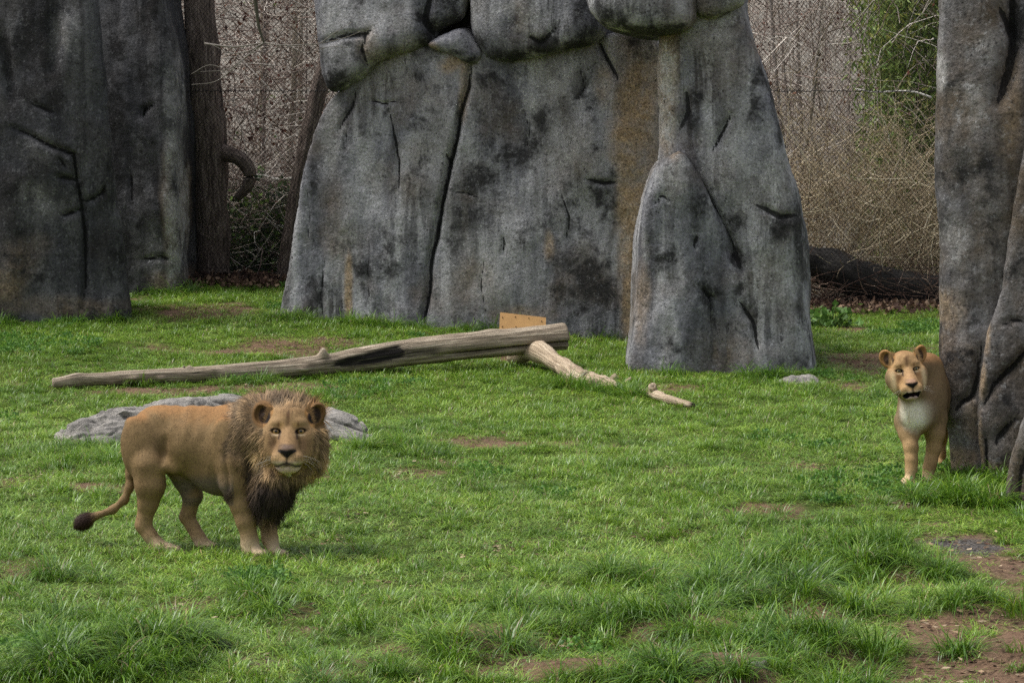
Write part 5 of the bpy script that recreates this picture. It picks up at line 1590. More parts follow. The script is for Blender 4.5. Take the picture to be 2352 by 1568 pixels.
    R0, N0, C0, q0 = pick(V, Q, f, w), pick(N, Q, f, w), pick(cols, Q, f, w), pick(q, Q, f, w)
    N0 /= np.linalg.norm(N0, axis=1)[:, None] + 1e-9
    fc = pick(inface.astype(float), Q, f, w) > .5
    cyr = 1290 - (R0[:, 2] + R0[:, 1] * TL) / S; cxr = 1080 + (R0[:, 0] + R0[:, 1] * .1116) / S
    d = -FW[None, :] * .8 + np.array([0, 0, -.55])
    d = np.where((cyr > 800)[:, None], np.array([0, 0, -1.0]) - FW * .15, d)
    outw = q0[:, :1] * H.x + (q0[:, 1:2] + 150) * H.u - 60 * H.f
    d = np.where(fc[:, None], outw, d)
    ln = np.where(fc, .011, .019) * rng.uniform(.6, 1.4, len(R0))
    side_ = fc & ((np.abs(q0[:, 0]) > 112) & (q0[:, 1] < 20) | (q0[:, 1] > 115))
    ln = np.where(side_, .022 * rng.uniform(.6, 1.4, len(R0)), ln)
    C0 = C0 * (1 + .48 * fbm(np.stack([R0 @ FW * 13 + R0[:, 2] * 6, R0 @ LA * 38, R0[:, 2] * 38 + R0 @ FW * 6], 1), 3, 411))[:, None]
    o = strands('coat', R0, N0, d, ln, np.where(fc, .0030, .0038), C0 * rng.uniform(.58, 1.36, (len(R0), 1)) * np.where(fc, rng.uniform(.75, 1.2, len(R0)), 1)[:, None], 1, lion, rng, lift=.16, wild=.14, clump=.14, nblend=.78, sidejit=.10)
    o['kind'] = 'stuff'
    # ---- mane hair
    aq = np.abs(q[:, 0])
    facezone = (q[:, 2] > -120) & (aq < np.interp(q[:, 1], [-330, -260, -150, 0, 120, 200], [90, 120, 168, 172, 165, 130])) & (q[:, 1] > -300) & (q[:, 1] < 165) & ((q[:, 1] > -225) | (q[:, 2] > 0))
    mw = mane_w * ~facezone * ~inear
    rr_ = np.hypot(q[:, 0] / 1.1, q[:, 1] + 40)
    mw = np.maximum(mw, ((q[:, 2] < -60) & (rr_ < 400) & ~inear & ~facezone & (q[:, 2] > -420)) * 1.0)
    n_m = 52000
    f, w = scatter(V, Q, n_m, rng, mw)
    R0, N0, C0, q0 = pick(V, Q, f, w), pick(N, Q, f, w), pick(cols, Q, f, w), pick(q, Q, f, w)
    N0 /= np.linalg.norm(N0, axis=1)[:, None] + 1e-9
    cyr = 1290 - (R0[:, 2] + R0[:, 1] * TL) / S; cxr = 1080 + (R0[:, 0] + R0[:, 1] * .1116) / S
    rad = q0[:, :1] * H.x + (q0[:, 1:2] + 20) * H.u
    rad /= np.linalg.norm(rad, axis=1)[:, None] + 1e-9
    above = smooth(40, 170, q0[:, 1])
    d = rad * .8 - UP * (1.1 * (1 - above))[:, None] - H.f * .45 + UP * (above * .45)[:, None]
    nb = smooth(1540, 1400, cxr)
    d = d * (1 - .6 * nb)[:, None] - (FW * .75 + UP * .35) * nb[:, None]
    g_ = np.stack([fbm(R0 * 9, 2, s_) for s_ in (221, 222, 223)], 1)
    d = d + .55 * g_
    ln = (.055 + .045 * smooth(700, 820, cyr) + .035 * above + .014 * smooth(160, 240, np.abs(q0[:, 0]))) * rng.uniform(.5, 1.35, n_m)
    ln = np.where((np.abs(q0[:, 0]) < 205) & (q0[:, 2] > -130), ln * .62, ln)
    ln = ln * .85 * np.interp(cxr, [1300, 1440, 1500], [.42, .55, 1.0])
    ln = np.where(rng.uniform(0, 1, n_m) < .14, ln * 1.75, ln)
    gold = lin(180, 152, 114, K)
    tw = rng.uniform(0, 1, n_m) ** 2 * .45 * (cyr < 740)
    C0 = C0 * (1 - tw[:, None]) + gold * tw[:, None]
    cl = fbm(R0 * np.array([26, 26, 11]), 3, 210)
    C0 = C0 * np.clip(1 + 1.3 * cl, .35, 2)[:, None] * rng.uniform(.62, 1.35, (n_m, 1))
    o = strands('mane', R0, N0, d, ln, .0040, C0, 3, lion, rng, gravity=.13, wild=.14, lift=.32, clump=.16, nblend=.55, tipcol=1.2, sidejit=.18)
    o['kind'] = 'stuff'
    # ---- tail tuft, elbow tuft
    tw_ = ((cx < 318) & (cy > 960)) * 1.0 + (np.hypot((cx - 1305) / 30, (cy - 885) / 50) < 1) * .8
    f, w = scatter(V, Q, 4200, rng, tw_)
    R0, N0, C0 = pick(V, Q, f, w), pick(N, Q, f, w), pick(cols, Q, f, w)
    N0 /= np.linalg.norm(N0, axis=1)[:, None] + 1e-9
    o = strands('tail_tuft', R0, N0, np.tile(np.array([-.75, -.05, -.6]), (len(R0), 1)), rng.uniform(.02, .055, len(R0)), .003, C0 * rng.uniform(.7, 1.5, (len(R0), 1)), 3, lion, rng, gravity=.05, wild=.15, lift=.4)
    o['kind'] = 'stuff'

# ---------------------------------------------------------------- female
if want('lioness'):
    rng = np.random.default_rng(19)
    S = 0.001089
    Y0 = 23.85
    TL = 3.08 / Y0
    def lm(cx, cy, y):
        return np.array([(cx - 450) * S + y * .147, y, (1250 - cy) * S - y * TL])
    UP = np.array([0, 0, 1.0])
    F = Field((-.30, -.35, -.06), (.95, 1.75, 1.25), 0.0072)
    AX = np.array([.34, .94, 0]); AX /= np.linalg.norm(AX)          # from the chest back along the body
    LA = np.array([AX[1], -AX[0], 0])
    RB = np.stack([LA, AX, UP])
    # neck and chest
    F.cone(lm(456, 430, .10), lm(508, 600, .22), .112, .148, .05)
    F.cone(lm(470, 330, .16), lm(600, 330, .45), .105, .13, .08)
    F.ell(lm(505, 705, .24), (.150, .20, .175), RB, .05)
    F.ell(lm(460, 660, .14), (.08, .10, .15), RB, .05)
    F.ell(lm(560, 680, .18), (.10, .10, .15), RB, .06)
    # shoulders and trunk
    F.ell(lm(445, 690, .30), (.07, .14, .22), RB, .05)
    F.ell(lm(655, 640, .36), (.085, .16, .26), RB, .07)
    F.ell(lm(590, 520, .48), (.175, .28, .27), RB, .08)
    F.ell(lm(700, 520, .85), (.185, .34, .27), RB, .08)
    F.ell(lm(800, 490, 1.22), (.17, .26, .245), RB, .08)
    F.cone(lm(575, 300, .42), lm(790, 285, 1.25), .07, .08, .10)
    # forelegs
    F.chain([(lm(430, 760, .26), .10), (lm(457, 850, .16), .080), (lm(474, 960, .08), .056), (lm(479, 1060, .045), .046), (lm(478, 1130, .03), .042), (lm(470, 1195, .01), .043)], .045)
    F.chain([(lm(660, 740, .38), .11), (lm(662, 850, .32), .078), (lm(654, 960, .30), .058), (lm(632, 1060, .28), .048), (lm(616, 1120, .27), .045), (lm(608, 1170, .26), .045)], .045)
    # hind legs
    for (a, dx) in ((-1, .0), (1, .1)):
        o_ = LA * .11 * a
        hb = lm(800, 560, 1.25)
        kx = lambda dz, df, r: (np.array([hb[0], hb[1], 0]) + o_ - AX * df + UP * dz, r)
        F.chain([kx(.62, 0, .13), kx(.45, .06, .11), kx(.30, -.02, .07), kx(.24, -.08, .052), (kx(.10, -.03, .047)), kx(.045, .0, .046)], .05)
        F.ell(np.array([hb[0], hb[1], 0.03]) + o_ - AX * .06, (.055, .085, .034), RB, .03)
    # tail
    F.chain([(lm(815, 420, 1.45), .04), (lm(840, 620, 1.55), .026), (lm(850, 800, 1.58), .022), (lm(830, 930, 1.6), .018)], .03)
    def paw(cx, cy, y, yaw):
        c = lm(cx, cy, y)
        d = np.array([math.cos(yaw), math.sin(yaw), 0.0]); n_ = np.array([-d[1], d[0], 0])
        F.ell(c, (.07, .055, .038), np.stack([d, n_, UP]), .03)
        for t, fw in ((-.04, .036), (-.014, .058), (.014, .058), (.04, .038)):
            F.ell(c + d * fw + n_ * t - UP * .008, (.033, .019, .027), np.stack([d, n_, UP]), .010)
    paw(440, 1228, -.02, math.radians(-125))
    paw(600, 1195, .22, math.radians(-105))
    roll = math.radians(8)
    H = HeadFrame(lm(443, 357, -.11), (.06, -math.cos(TL), math.sin(TL) - .02), (-math.sin(roll), math.sin(TL), math.cos(roll)), .82)
    F.ell(H.p(0, -90, -190), (.14, .17, .12), H.R, .06)
    eyes = head_shape(F, H, False, .55)
    V, Q = F.mesh(); V = relax(V, Q, 1, .5); N = vnormals(V, Q)
    V = V + N * (.005 * fbm(V * 8, 2, 55) * (H.inv(V)[:, 2] < -200))[:, None]
    cx = 450 + (V[:, 0] - V[:, 1] * .147) / S; cy = 1250 - (V[:, 2] + V[:, 1] * TL) / S
    K = 1.06
    cols = np.tile(lin(130, 109, 80, K), (len(V), 1))
    def mixin(c, w):
        w = np.clip(w, 0, 1)[:, None]
        cols[:] = cols * (1 - w) + np.asarray(c) * w
    nz = fbm(V * 9, 4, 501)
    mixin(lin(138, 102, 66, K), smooth(.1, .8, N[:, 2]) * smooth(520, 300, cy) * .9)
    mixin(lin(126, 98, 68, K), smooth(0, .5, nz) * .2)
    mixin(lin(182, 148, 102, K), smooth(700, 1000, cy) * .7)
    mixin(lin(214, 188, 150, 1.0), smooth(1100, 1230, cy) * .8)
    front = smooth(.1, -.5, N[:, 1])
    ch = np.exp(-((cx - 488 + 25 * nz) / 105) ** 2) * smooth(560, 680, cy + 30 * nz) * (1 - smooth(740, 880, cy + 60 * nz + .004 * (cx - 515) ** 2)) * front
    mixin(lin(252, 242, 220, 1.0), np.clip(ch * 1.4, 0, 1))
    mixin(lin(170, 140, 100, K), ch * np.exp(-((cx - 455) / 9) ** 2 - ((cy - 720) / 60) ** 2) * .5)
    q = head_paint(H, V, cols, False, K, .55)
    mixin(lin(112, 84, 58, K), (q[:, 2] > -120) * np.exp(-(q[:, 0] / 60) ** 2 - ((q[:, 1] - 110) / 50) ** 2) * smooth(-.25, .3, fbm(V * 34, 2, 77)) * .7)
    mixin(lin(214, 196, 164, K), ((q[:, 2] < 0) & (q[:, 2] > -200) & (np.abs(q[:, 0]) < 130)) * smooth(-250, -310, q[:, 1]) * smooth(-420, -330, q[:, 1]) * front * .8)
    uo, vo = (3400 + 450 / 1.9598) / 1.7415, (1300 + 1250 / 1.96) / 1.7415
    loc = gnd(uo, vo)
    lioness = empty('lioness', loc, 'maneless lioness with open mouth and pale chest stepping out behind a rock', 'lion')
    body = link('body', build_mesh('body', V, Q, cols), FURMAT, lioness)
    eyeballs(H, eyes, body, (150, 132, 86))
    whiskers(H, body, rng)
    ear_hair(H, body, rng, 176, 142, lin(196, 160, 112, K))
    inface = (q[:, 2] > -110) & (np.abs(q[:, 0]) < 170) & (q[:, 1] < 175) & (q[:, 1] > -320)
    bald = ((np.abs(q[:, 0]) < 66) & (q[:, 1] < -112) & (q[:, 1] > -196) & (q[:, 2] > 80)) | ((np.hypot(q[:, 0] / 96, (q[:, 1] + 254) / 42) < 1) & (q[:, 2] > 0))
    neareye = np.hypot((np.abs(q[:, 0]) - 90) / 42, q[:, 1] / 28) < 1
    inear = (np.hypot((np.abs(q[:, 0]) - 172) / 80, (q[:, 1] - 138) / 100) < 1.1) & (q[:, 2] > -190)
    f, w = scatter(V, Q, 95000, rng, np.where(bald | (neareye & inface), 0, 1.0) * (1 - .85 * inear))
    R0, N0, C0, q0 = pick(V, Q, f, w), pick(N, Q, f, w), pick(cols, Q, f, w), pick(q, Q, f, w)
    N0 /= np.linalg.norm(N0, axis=1)[:, None] + 1e-9
    fc = pick(inface.astype(float), Q, f, w) > .5
    d = np.tile(AX * .5 + np.array([0, 0, -.9]), (len(R0), 1))
    outw = q0[:, :1] * H.x + (q0[:, 1:2] + 150) * H.u - 60 * H.f
    d = np.where(fc[:, None], outw, d)
    chest_l = pick(ch, Q, f, w)
    C0 = C0 * (1 + .30 * fbm(R0 * np.array([38, 30, 14]), 3, 511))[:, None]
    C0 = C0 * (1 + .25 * np.clip(chest_l * 1.4, 0, 1))[:, None]
    ln = np.where(fc, .011, .017 + .018 * chest_l) * rng.uniform(.7, 1.3, len(R0))
    o = strands('coat', R0, N0, d, ln, np.where(fc, .0030, .0036), C0 * rng.uniform(.60, 1.34, (len(R0), 1)), 1, lioness, rng, lift=.16, wild=.14, clump=.14, nblend=.78, sidejit=.10)
    o['kind'] = 'stuff'
# ------------------------------------------------------------------ grass
def blades(n, rng, base_r, L, wd, arch, lean, cols, segs=3, dead=.05, outward=.6):
    """a clump of curved grass blades around the origin"""
    a = rng.uniform(0, 2 * math.pi, n)
    r = base_r * np.sqrt(rng.uniform(0, 1, n))
    root = np.stack([r * np.cos(a), r * np.sin(a), np.full(n, -.012)], 1)
    ln = rng.uniform(*L, n)
    oa = np.where(rng.uniform(0, 1, n) < outward, a + rng.normal(0, .5, n), rng.uniform(0, 2 * math.pi, n))
    out = np.stack([np.cos(oa), np.sin(oa), np.zeros(n)], 1)
    side = np.stack([-np.sin(oa), np.cos(oa), np.zeros(n)], 1)
    tilt = np.abs(rng.normal(lean, .25, n))
    curl = rng.uniform(*arch, n)
    w = rng.uniform(*wd, n)
    P = [root]; p = root
    rows = []
    for k in range(segs):
        t = tilt + curl * (k + .5) / segs
        d = out * np.sin(t)[:, None] + np.array([0, 0, 1.0]) * np.cos(t)[:, None]
        wk = w * (1 - .55 * (k / segs) ** 2) * (.75 if k == 0 else 1)
        rows += [p + side * (wk * .5)[:, None], p - side * (wk * .5)[:, None]]
        p = p + d * (ln / segs)[:, None]
    rows.append(p)
    V = np.stack(rows, 1); nv = 2 * segs + 1
    b = (np.arange(n) * nv)[:, None]
    Q = np.concatenate([b + np.array([[2 * k, 2 * k + 1, 2 * k + 3, 2 * k + 2]]) for k in range(segs - 1)])
    T = b + np.array([[2 * segs - 2, 2 * segs - 1, 2 * segs]])
    c = np.array([lin(*q_) for q_ in cols])[rng.integers(0, len(cols), n)] * rng.uniform(.75, 1.25, n)[:, None]
    dd = rng.uniform(0, 1, n) < dead
    c[dd] = lin(150, 134, 96) * rng.uniform(.6, 1.1, (dd.sum(), 1))
    return build_mesh('blades', V.reshape(-1, 3), [Q, T], np.repeat(c, nv, 0), True)

def grass_mat(name, shift=1.0):
    M = Mat(name)
    c = M.attr('col', 'Color')
    geo = M.n('ShaderNodeNewGeometry')
    v = geo.outputs['Position']
    n1 = M.noise(v, .7, 4, .6)
    c = M.mix(1.0, c, M.ramp(n1, [(0.30, (.66, .74, .62)), (0.5, (1.0, 1.0, 1.0)), (0.72, (1.30, 1.22, 1.20))]), 'MULTIPLY')
    rnd = M.n('ShaderNodeObjectInfo').outputs['Random']
    c = M.mix(1.0, c, M.ramp(rnd, [(0, (.80, .85, .8)), (.6, (1.0, 1.0, 1.0)), (1, (1.25, 1.15, 1.1))]), 'MULTIPLY')
    p = M.principled(c, .37, .5)
    t = M.n('ShaderNodeBsdfTranslucent', {'Color': c})
    return M.done(M.n('ShaderNodeMixShader', {0: .30, 1: p, 2: t}))

def instancer(name, pts, rot, scl, idx, variants, label):
    """one object that sets the given clump meshes on points (uncountable ground cover)"""
    me = bpy.data.meshes.new(name)
    me.vertices.add(len(pts))
    me.vertices.foreach_set('co', np.asarray(pts, np.float32).ravel())
    for nm, tp, val, key in (('rot', 'FLOAT_VECTOR', rot, 'vector'), ('scl', 'FLOAT_VECTOR', scl, 'vector'), ('idx', 'INT', idx, 'value')):
        a_ = me.attributes.new(nm, tp, 'POINT')
        a_.data.foreach_set(key, np.asarray(val, np.int32 if tp == 'INT' else np.float32).ravel())
    o = link(name, me)
    col_ = bpy.data.collections.new(name + '_clumps')
    for i, m_ in enumerate(variants):
        ob = bpy.data.objects.new(name + '_clump_%02d' % i, m_)
        col_.objects.link(ob)
    ng = bpy.data.node_groups.new(name, 'GeometryNodeTree')
    ng.interface.new_socket('Geometry', in_out='INPUT', socket_type='NodeSocketGeometry')
    ng.interface.new_socket('Geometry', in_out='OUTPUT', socket_type='NodeSocketGeometry')
    gi = ng.nodes.new('NodeGroupInput'); go = ng.nodes.new('NodeGroupOutput')
    ci = ng.nodes.new('GeometryNodeCollectionInfo')
    ci.inputs['Collection'].default_value = col_
    ci.inputs['Separate Children'].default_value = True
    ci.inputs['Reset Children'].default_value = True
    ip = ng.nodes.new('GeometryNodeInstanceOnPoints')
    ip.inputs['Pick Instance'].default_value = True
    def na(nm, tp):
        n = ng.nodes.new('GeometryNodeInputNamedAttribute'); n.data_type = tp
        n.inputs['Name'].default_value = nm
        return n.outputs['Attribute']
    L = ng.links.new
    L(gi.outputs[0], ip.inputs['Points'])
    L(ci.outputs[0], ip.inputs['Instance'])
    L(na('idx', 'INT'), ip.inputs['Instance Index'])
    e2r = ng.nodes.new('FunctionNodeEulerToRotation')
    L(na('rot', 'FLOAT_VECTOR'), e2r.inputs[0]); L(e2r.outputs[0], ip.inputs['Rotation'])
    L(na('scl', 'FLOAT_VECTOR'), ip.inputs['Scale'])
    L(ip.outputs[0], go.inputs[0])
    md = o.modifiers.new('clumps', 'NODES'); md.node_group = ng
    return tag(o, label, 'grass', kind='stuff')

if want('grass'):
    rng = np.random.default_rng(33)
    GM = grass_mat('grass_blades')
    LAWN = [(116, 150, 49), (132, 164, 57), (100, 138, 47), (150, 176, 77), (125, 154, 65)]
    LONG = [(88, 126, 32), (104, 142, 36), (74, 110, 34), (124, 156, 46), (94, 128, 48)]
    lawn_v, mid_v, tall_v = [], [], []
    for i in range(8):
        m_ = blades(64, rng, .13, (.035, .10), (.0038, .0066), (.4, 2.2), .75, LAWN, 3, .05, .25); m_.materials.append(GM); lawn_v.append(m_)
    for i in range(6):
        m_ = blades(84, rng, .08, (.08, .18), (.0042, .0068), (.7, 2.4), .38, LONG + LAWN[:2], 4, .03, .7); m_.materials.append(GM); mid_v.append(m_)
    for i in range(6):
        m_ = blades(150, rng, .10, (.13, .33), (.0046, .0076), (1.1, 2.8), .26, LONG, 5, .02, .8); m_.materials.append(GM); tall_v.append(m_)
    XMAX = lambda y: .19 * y + 1.0
    def cand(density, seed):
        r2 = np.random.default_rng(seed)
        n = int(density * (42 - 13.5) * 18)
        y = r2.uniform(13.5, 41.4, n); x = r2.uniform(-9, 9, n)
        k = np.abs(x) < XMAX(y)
        return x[k], y[k], r2
    def photo_uv(x, y):
        t = (y * math.cos(PITCH) + CAM_H * math.sin(PITCH))
        return 1176 + FPX * x / t, 784 - FPX * (y * math.sin(PITCH) - CAM_H * math.cos(PITCH)) / t
    # where the blades stand taller: metres, from a handful of places seen in the photograph
    def patch(x, y, places):
        w = np.zeros(len(x))
        for (u, v, a, b, s_) in places:
            p = gnd(u, v)
            w = np.maximum(w, s_ * np.exp(-((x - p[0]) / a) ** 2 - ((y - p[1]) / b) ** 2))
        return w
    TALLP = [(2185, 1150, .26, .4, 1), (2225, 1132, .25, .4, .9), (1830, 1300, .5, .5, .9), (1960, 1280, .5, .5, .9), (2090, 1300, .4, .4, .9), (1700, 1320, .3, .4, .6), (1590, 1345, .3, .3, .7), (1700, 1390, .35, .35, .8), (1850, 1385, .35, .3, .9), (1960, 1390, .3, .3, .8),
             (1500, 1440, .3, .3, .9), (1610, 1450, .3, .3, .8), (1870, 1490, .34, .3, 1), (1720, 1480, .3, .3, .8), (2220, 1390, .35, .3, .9), (2335, 1490, .3, .3, .9), (1380, 1420, .3, .25, .7), (1280, 1440, .3, .3, .6), (1640, 1550, .5, .25, 1), (1500, 1545, .2, .2, .7), (1080, 1480, .35, .25, .7), (1000, 1560, .4, .2, .6),
             (300, 1490, .5, .35, .9), (120, 1540, .4, .3, .9), (430, 1480, .3, .3, .7), (210, 1440, .3, .3, .5), (760, 1560, .4, .2, .5), (540, 1375, .25, .25, .6), (100, 1320, .2, .25, .6), (1210, 1400, .25, .25, .6), (1150, 1490, .25, .2, .6), (840, 1450, .25, .2, .5), (1320, 1545, .25, .2, .7), (2340, 1260, .2, .4, .7), (2020, 1440, .2, .25, .6), (1420, 1330, .2, .3, .5), (2080, 1500, .2, .2, .5), (1800, 1555, .2, .2, .6), (250, 1062, .28, .4, .5), (110, 1050, .3, .3, .4), (950, 1035, .3, .5, .5), (790, 1085, .2, .3, .4), (1430, 892, .25, .3, .4)]
    MIDP = [(250, 1050, .35, .5, .9), (120, 1040, .4, .4, .8), (950, 1025, .35, .6, .9), (890, 1000, .3, .5, .8), (1000, 1040, .3, .4, .7), (780, 1075, .25, .4, .8), (690, 1060, .2, .3, .6), (820, 870, 1.0, .5, .8), (1050, 840, .8, .8, .6), (1430, 880, .5, .6, .9), (1500, 850, .4, .7, .8), (1380, 830, .5, .8, .7),
            (1440, 800, .3, .8, .9), (1560, 860, .6, .5, .7), (1330, 1000, .5, .8, .4), (560, 690, 1.2, 1.2, .8), (330, 700, .6, .8, .5), (60, 760, 1.2, 1.2, .5), (2120, 1020, .2, .5, .5), (2050, 790, .8, 1.2, .7), (1240, 940, .4, .6, .5), (740, 730, .5, .6, .5), (1900, 950, .3, .6, .4), (1470, 1075, .15, .25, .6), (2150, 770, .4, .8, .6), (300, 930, .5, .3, .4), (700, 747, .5, .4, .7), (800, 757, .5, .4, .6), (900, 769, .5, .4, .7), (1000, 781, .5, .4, .7), (1100, 787, .5, .4, .6), (1250, 797, .5, .4, .7), (1480, 848, .4, .3, .9), (1560, 866, .4, .3, .9), (1660, 876, .4, .3, .8), (1760, 886, .4, .3, .9), (1850, 894, .3, .3, .8), (40, 751, .8, .4, .7), (160, 754, .7, .4, .6), (260, 747, .5, .4, .8), (360, 692, .5, .5, .6), (560, 1290, 1.2, .35, .55), (1320, 1170, .4, .4, .4), (1180, 1130, .3, .3, .3)]
    # lawn
    x, y, r2 = cand(95, 1)
    b_, g_ = bareness(x, y)
    P2 = np.stack([x, y, 0 * x], 1)
    keep = r2.uniform(0, 1, len(x)) < np.clip(1.1 - 1.12 * b_, .05, 1) * np.interp(y, [13, 22, 30, 42], [1, .9, .72, .62])
    x, y, b_, P2 = x[keep], y[keep], b_[keep], P2[keep]
    hgt = .78 + .55 * fbm(P2 * .8, 3, 41) + .35 * fbm(P2 * 3.1, 2, 42) + .7 * patch(x, y, MIDP) + .6 * patch(x, y, TALLP)
    hgt = np.clip(hgt * (1 - .45 * b_), .30, 2.0) * np.interp(y, [13, 30, 42], [.95, 1.1, 1.2])
    n = len(x)
    rot = np.stack([r2.normal(0, .12, n), r2.normal(0, .12, n), r2.uniform(0, 6.28, n)], 1)
    wd = np.interp(y, [13, 25, 42], [1.0, 1.15, 1.4]) * r2.uniform(.85, 1.15, n)
    instancer('lawn_grass', np.stack([x, y, height(x, y)], 1), rot, np.stack([wd, wd, hgt], 1), r2.integers(0, 8, n), lawn_v, 'short green grass covering the enclosure floor')
    n_lawn = n
    # tufts of middling height
    x, y, r2 = cand(26, 2)
    b_, g_ = bareness(x, y); P2 = np.stack([x, y, 0 * x], 1)
    pr = .65 * smooth(-.10, .30, fbm(P2 * 1.3, 3, 51)) + .15 + .80 * patch(x, y, MIDP) + .75 * patch(x, y, TALLP) + .25 * smooth(1330, 1420, photo_uv(x, y)[1])
    keep = r2.uniform(0, 1, len(x)) < pr * (1 - .9 * smooth(.25, .6, b_))
    x, y = x[keep], y[keep]; n = len(x)
    sc = r2.uniform(.5, 1.1, n)
    rot = np.stack([r2.normal(0, .1, n), r2.normal(0, .1, n), r2.uniform(0, 6.28, n)], 1)
    instancer('tufted_grass', np.stack([x, y, height(x, y)], 1), rot, np.stack([sc, sc, sc], 1), r2.integers(0, 6, n), mid_v, 'scattered tufts of darker grass over the lawn')
    # tall tussocks
    x, y, r2 = cand(40, 3)
    pr = 1.0 * patch(x, y, TALLP) ** 1.15
    b_, g_ = bareness(x, y)
    keep = r2.uniform(0, 1, len(x)) < pr * (1 - .8 * smooth(.45, .8, b_))
    x, y = x[keep], y[keep]
    sc = r2.uniform(.65, 1.2, len(x))
    # longer grass left standing along the feet of the rocks and the log, where nothing grazes or treads
    for line, fill, s0, s1 in [([(640, 730), (820, 745), (990, 756), (1200, 766), (1445, 778)], .55, .4, .75), ([(1440, 848), (1520, 856), (1610, 862), (1760, 866), (1880, 860)], .75, .45, .9), ([(0, 742), (120, 743), (300, 742)], .6, .4, .75), ([(300, 676), (440, 672), (640, 690)], .6, .4, .8),
                               ([(2176, 1092), (2240, 1104), (2300, 1112)], .8, .5, .9), ([(2296, 1186), (2352, 1192)], .8, .5, .9), ([(130, 893), (420, 884), (700, 872), (900, 852)], .45, .3, .6), ([(140, 1022), (260, 1030), (330, 1032)], .8, .5, .95), ([(760, 1030), (860, 1032), (960, 1022)], .85, .5, 1.0), ([(1230, 868), (1330, 893), (1420, 900), (1480, 916)], .7, .35, .7), ([(2130, 1128), (2200, 1140), (2290, 1160)], .9, .7, 1.15)]:
        pts_ = np.array([gnd(u, v)[:2] for u, v in line])
        for a_, b_2 in zip(pts_[:-1], pts_[1:]):
            m = int(np.linalg.norm(b_2 - a_) / .055)
            t = r2.uniform(0, 1, m)[:, None]
            q_ = a_ * (1 - t) + b_2 * t + np.stack([r2.normal(0, .05, m), -np.abs(r2.normal(0, .14, m))], 1)
            kp = (r2.uniform(0, 1, m) < fill) & (fbm(np.stack([q_[:, 0] * 1.6, q_[:, 1] * 1.6, 0 * q_[:, 0]], 1), 2, 97) > -.18)
            x = np.concatenate([x, q_[kp, 0]]); y = np.concatenate([y, q_[kp, 1]]); sc = np.concatenate([sc, r2.uniform(s0, s1, kp.sum()) * (1.6 if a_[1] > 30 else 1.15)])
    n = len(x)
    rot = np.stack([r2.normal(0, .14, n), r2.normal(0, .14, n), r2.uniform(0, 6.28, n)], 1)
    instancer('tall_grass', np.stack([x, y, height(x, y) - .01], 1), rot, np.stack([sc, sc, sc], 1), r2.integers(0, 6, n), tall_v, 'tall arching grass tussocks on the near bank and by the rock column')
    # clover and small weeds in patches
    weed_v = []
    for i in range(4):
        m = 60
        a0 = r2.uniform(0, 6.28, m); rr = .11 * np.sqrt(r2.uniform(0, 1, m))
        ps = np.stack([rr * np.cos(a0), rr * np.sin(a0), r2.uniform(.02, .075, m)], 1)
        V, T, C = leaf_cards(ps, r2.uniform(.018, .036, m), .42, np.array([lin(*q_) for q_ in [(88, 130, 48), (110, 150, 60), (76, 114, 52)]])[r2.integers(0, 3, m)], r2, 0.1, .25)
        m_ = build_mesh('weed_leaves', V, T, C, False); m_.materials.append(LEAF); weed_v.append(m_)
    x, y, r2 = cand(30, 9)
    P2 = np.stack([x, y, 0 * x], 1)
    b_, g_ = bareness(x, y)
    keep = (fbm(P2 * .7 + 9, 3, 81) + .6 * patch(x, y, [(1130, 945, .8, 1.2, 1), (1240, 960, .5, .8, .8), (1830, 960, .5, .8, .5)]) > .46) & (r2.uniform(0, 1, len(x)) < .7) & (b_ < .5)
    x, y = x[keep], y[keep]; n = len(x)
    sc = r2.uniform(.7, 1.3, n)
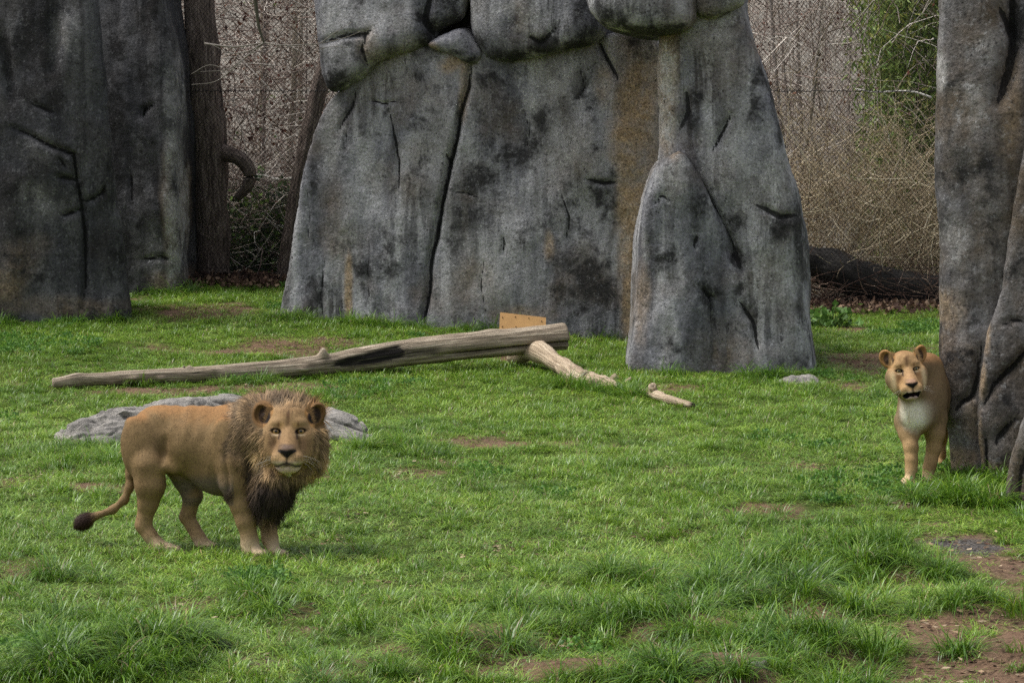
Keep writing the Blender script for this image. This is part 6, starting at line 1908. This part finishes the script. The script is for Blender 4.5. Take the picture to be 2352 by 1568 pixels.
    instancer('clover', np.stack([x, y, height(x, y)], 1), np.stack([0 * x, 0 * x, r2.uniform(0, 6.28, n)], 1), np.stack([sc, sc, sc], 1), r2.integers(0, 4, n), weed_v, 'small leafy clover and weeds mixed into the lawn')
    # litter on the bare places
    r2 = np.random.default_rng(61)
    pos = []
    for (px, py, a, c, s_, gr) in BARE_W:
        m = int(20 + 55 * a * c / .3 * (1 - .6 * gr))
        m = min(m, 190)
        xx = px + r2.normal(0, a * .55, m); yy = py + r2.normal(0, c * .55, m)
        pos.append(np.stack([xx, yy, height(xx, yy) + r2.uniform(.004, .03, m)], 1))
    pos = np.concatenate(pos); m = len(pos)
    c = np.array([lin(*q_) for q_ in [(112, 88, 72), (84, 64, 54), (150, 126, 100), (170, 150, 124), (96, 72, 60)]])[r2.integers(0, 5, m)] * r2.uniform(.6, 1.3, (m, 1))
    dd = leaf_cards(pos, r2.uniform(.02, .07, m), .34, c, r2, 0.0, .3)
    V, T, C = dd
    V[:, 2] = np.maximum(height(V[:, 0], V[:, 1]) + .003, np.repeat(pos[:, 2], 4) + (V[:, 2] - np.repeat(pos[:, 2], 4)) * .3)
    tag(link('fallen_leaves', build_mesh('fallen_leaves', V, T, C, False), DRYLEAF), 'small brown dead leaves strewn over the bare soil patches', 'leaves', kind='stuff')
    m = 900
    pp = np.array([BARE_W[i][:2] for i in r2.integers(0, len(BARE_W), m)]) + r2.normal(0, .35, (m, 2))
    a0 = r2.uniform(0, 6.28, m); L = r2.uniform(.03, .16, m)
    paths = np.zeros((m, 3, 3))
    for k in range(3):
        paths[:, k, 0] = pp[:, 0] + np.cos(a0) * L * (k - 1) * .5
        paths[:, k, 1] = pp[:, 1] + np.sin(a0) * L * (k - 1) * .5
        paths[:, k, 2] = height(paths[:, k, 0], paths[:, k, 1]) + .008 + .01 * (k == 1)
    V, F, C = many_tubes(paths, np.full(m, .0022), np.full(m, .0015), lin(160, 136, 104) * r2.uniform(.5, 1.2, (m, 1)))
    tag(link('straw', build_mesh('straw', V, F, C), TWIG), 'bits of straw and twig lying on the bare soil', 'straw', kind='stuff')
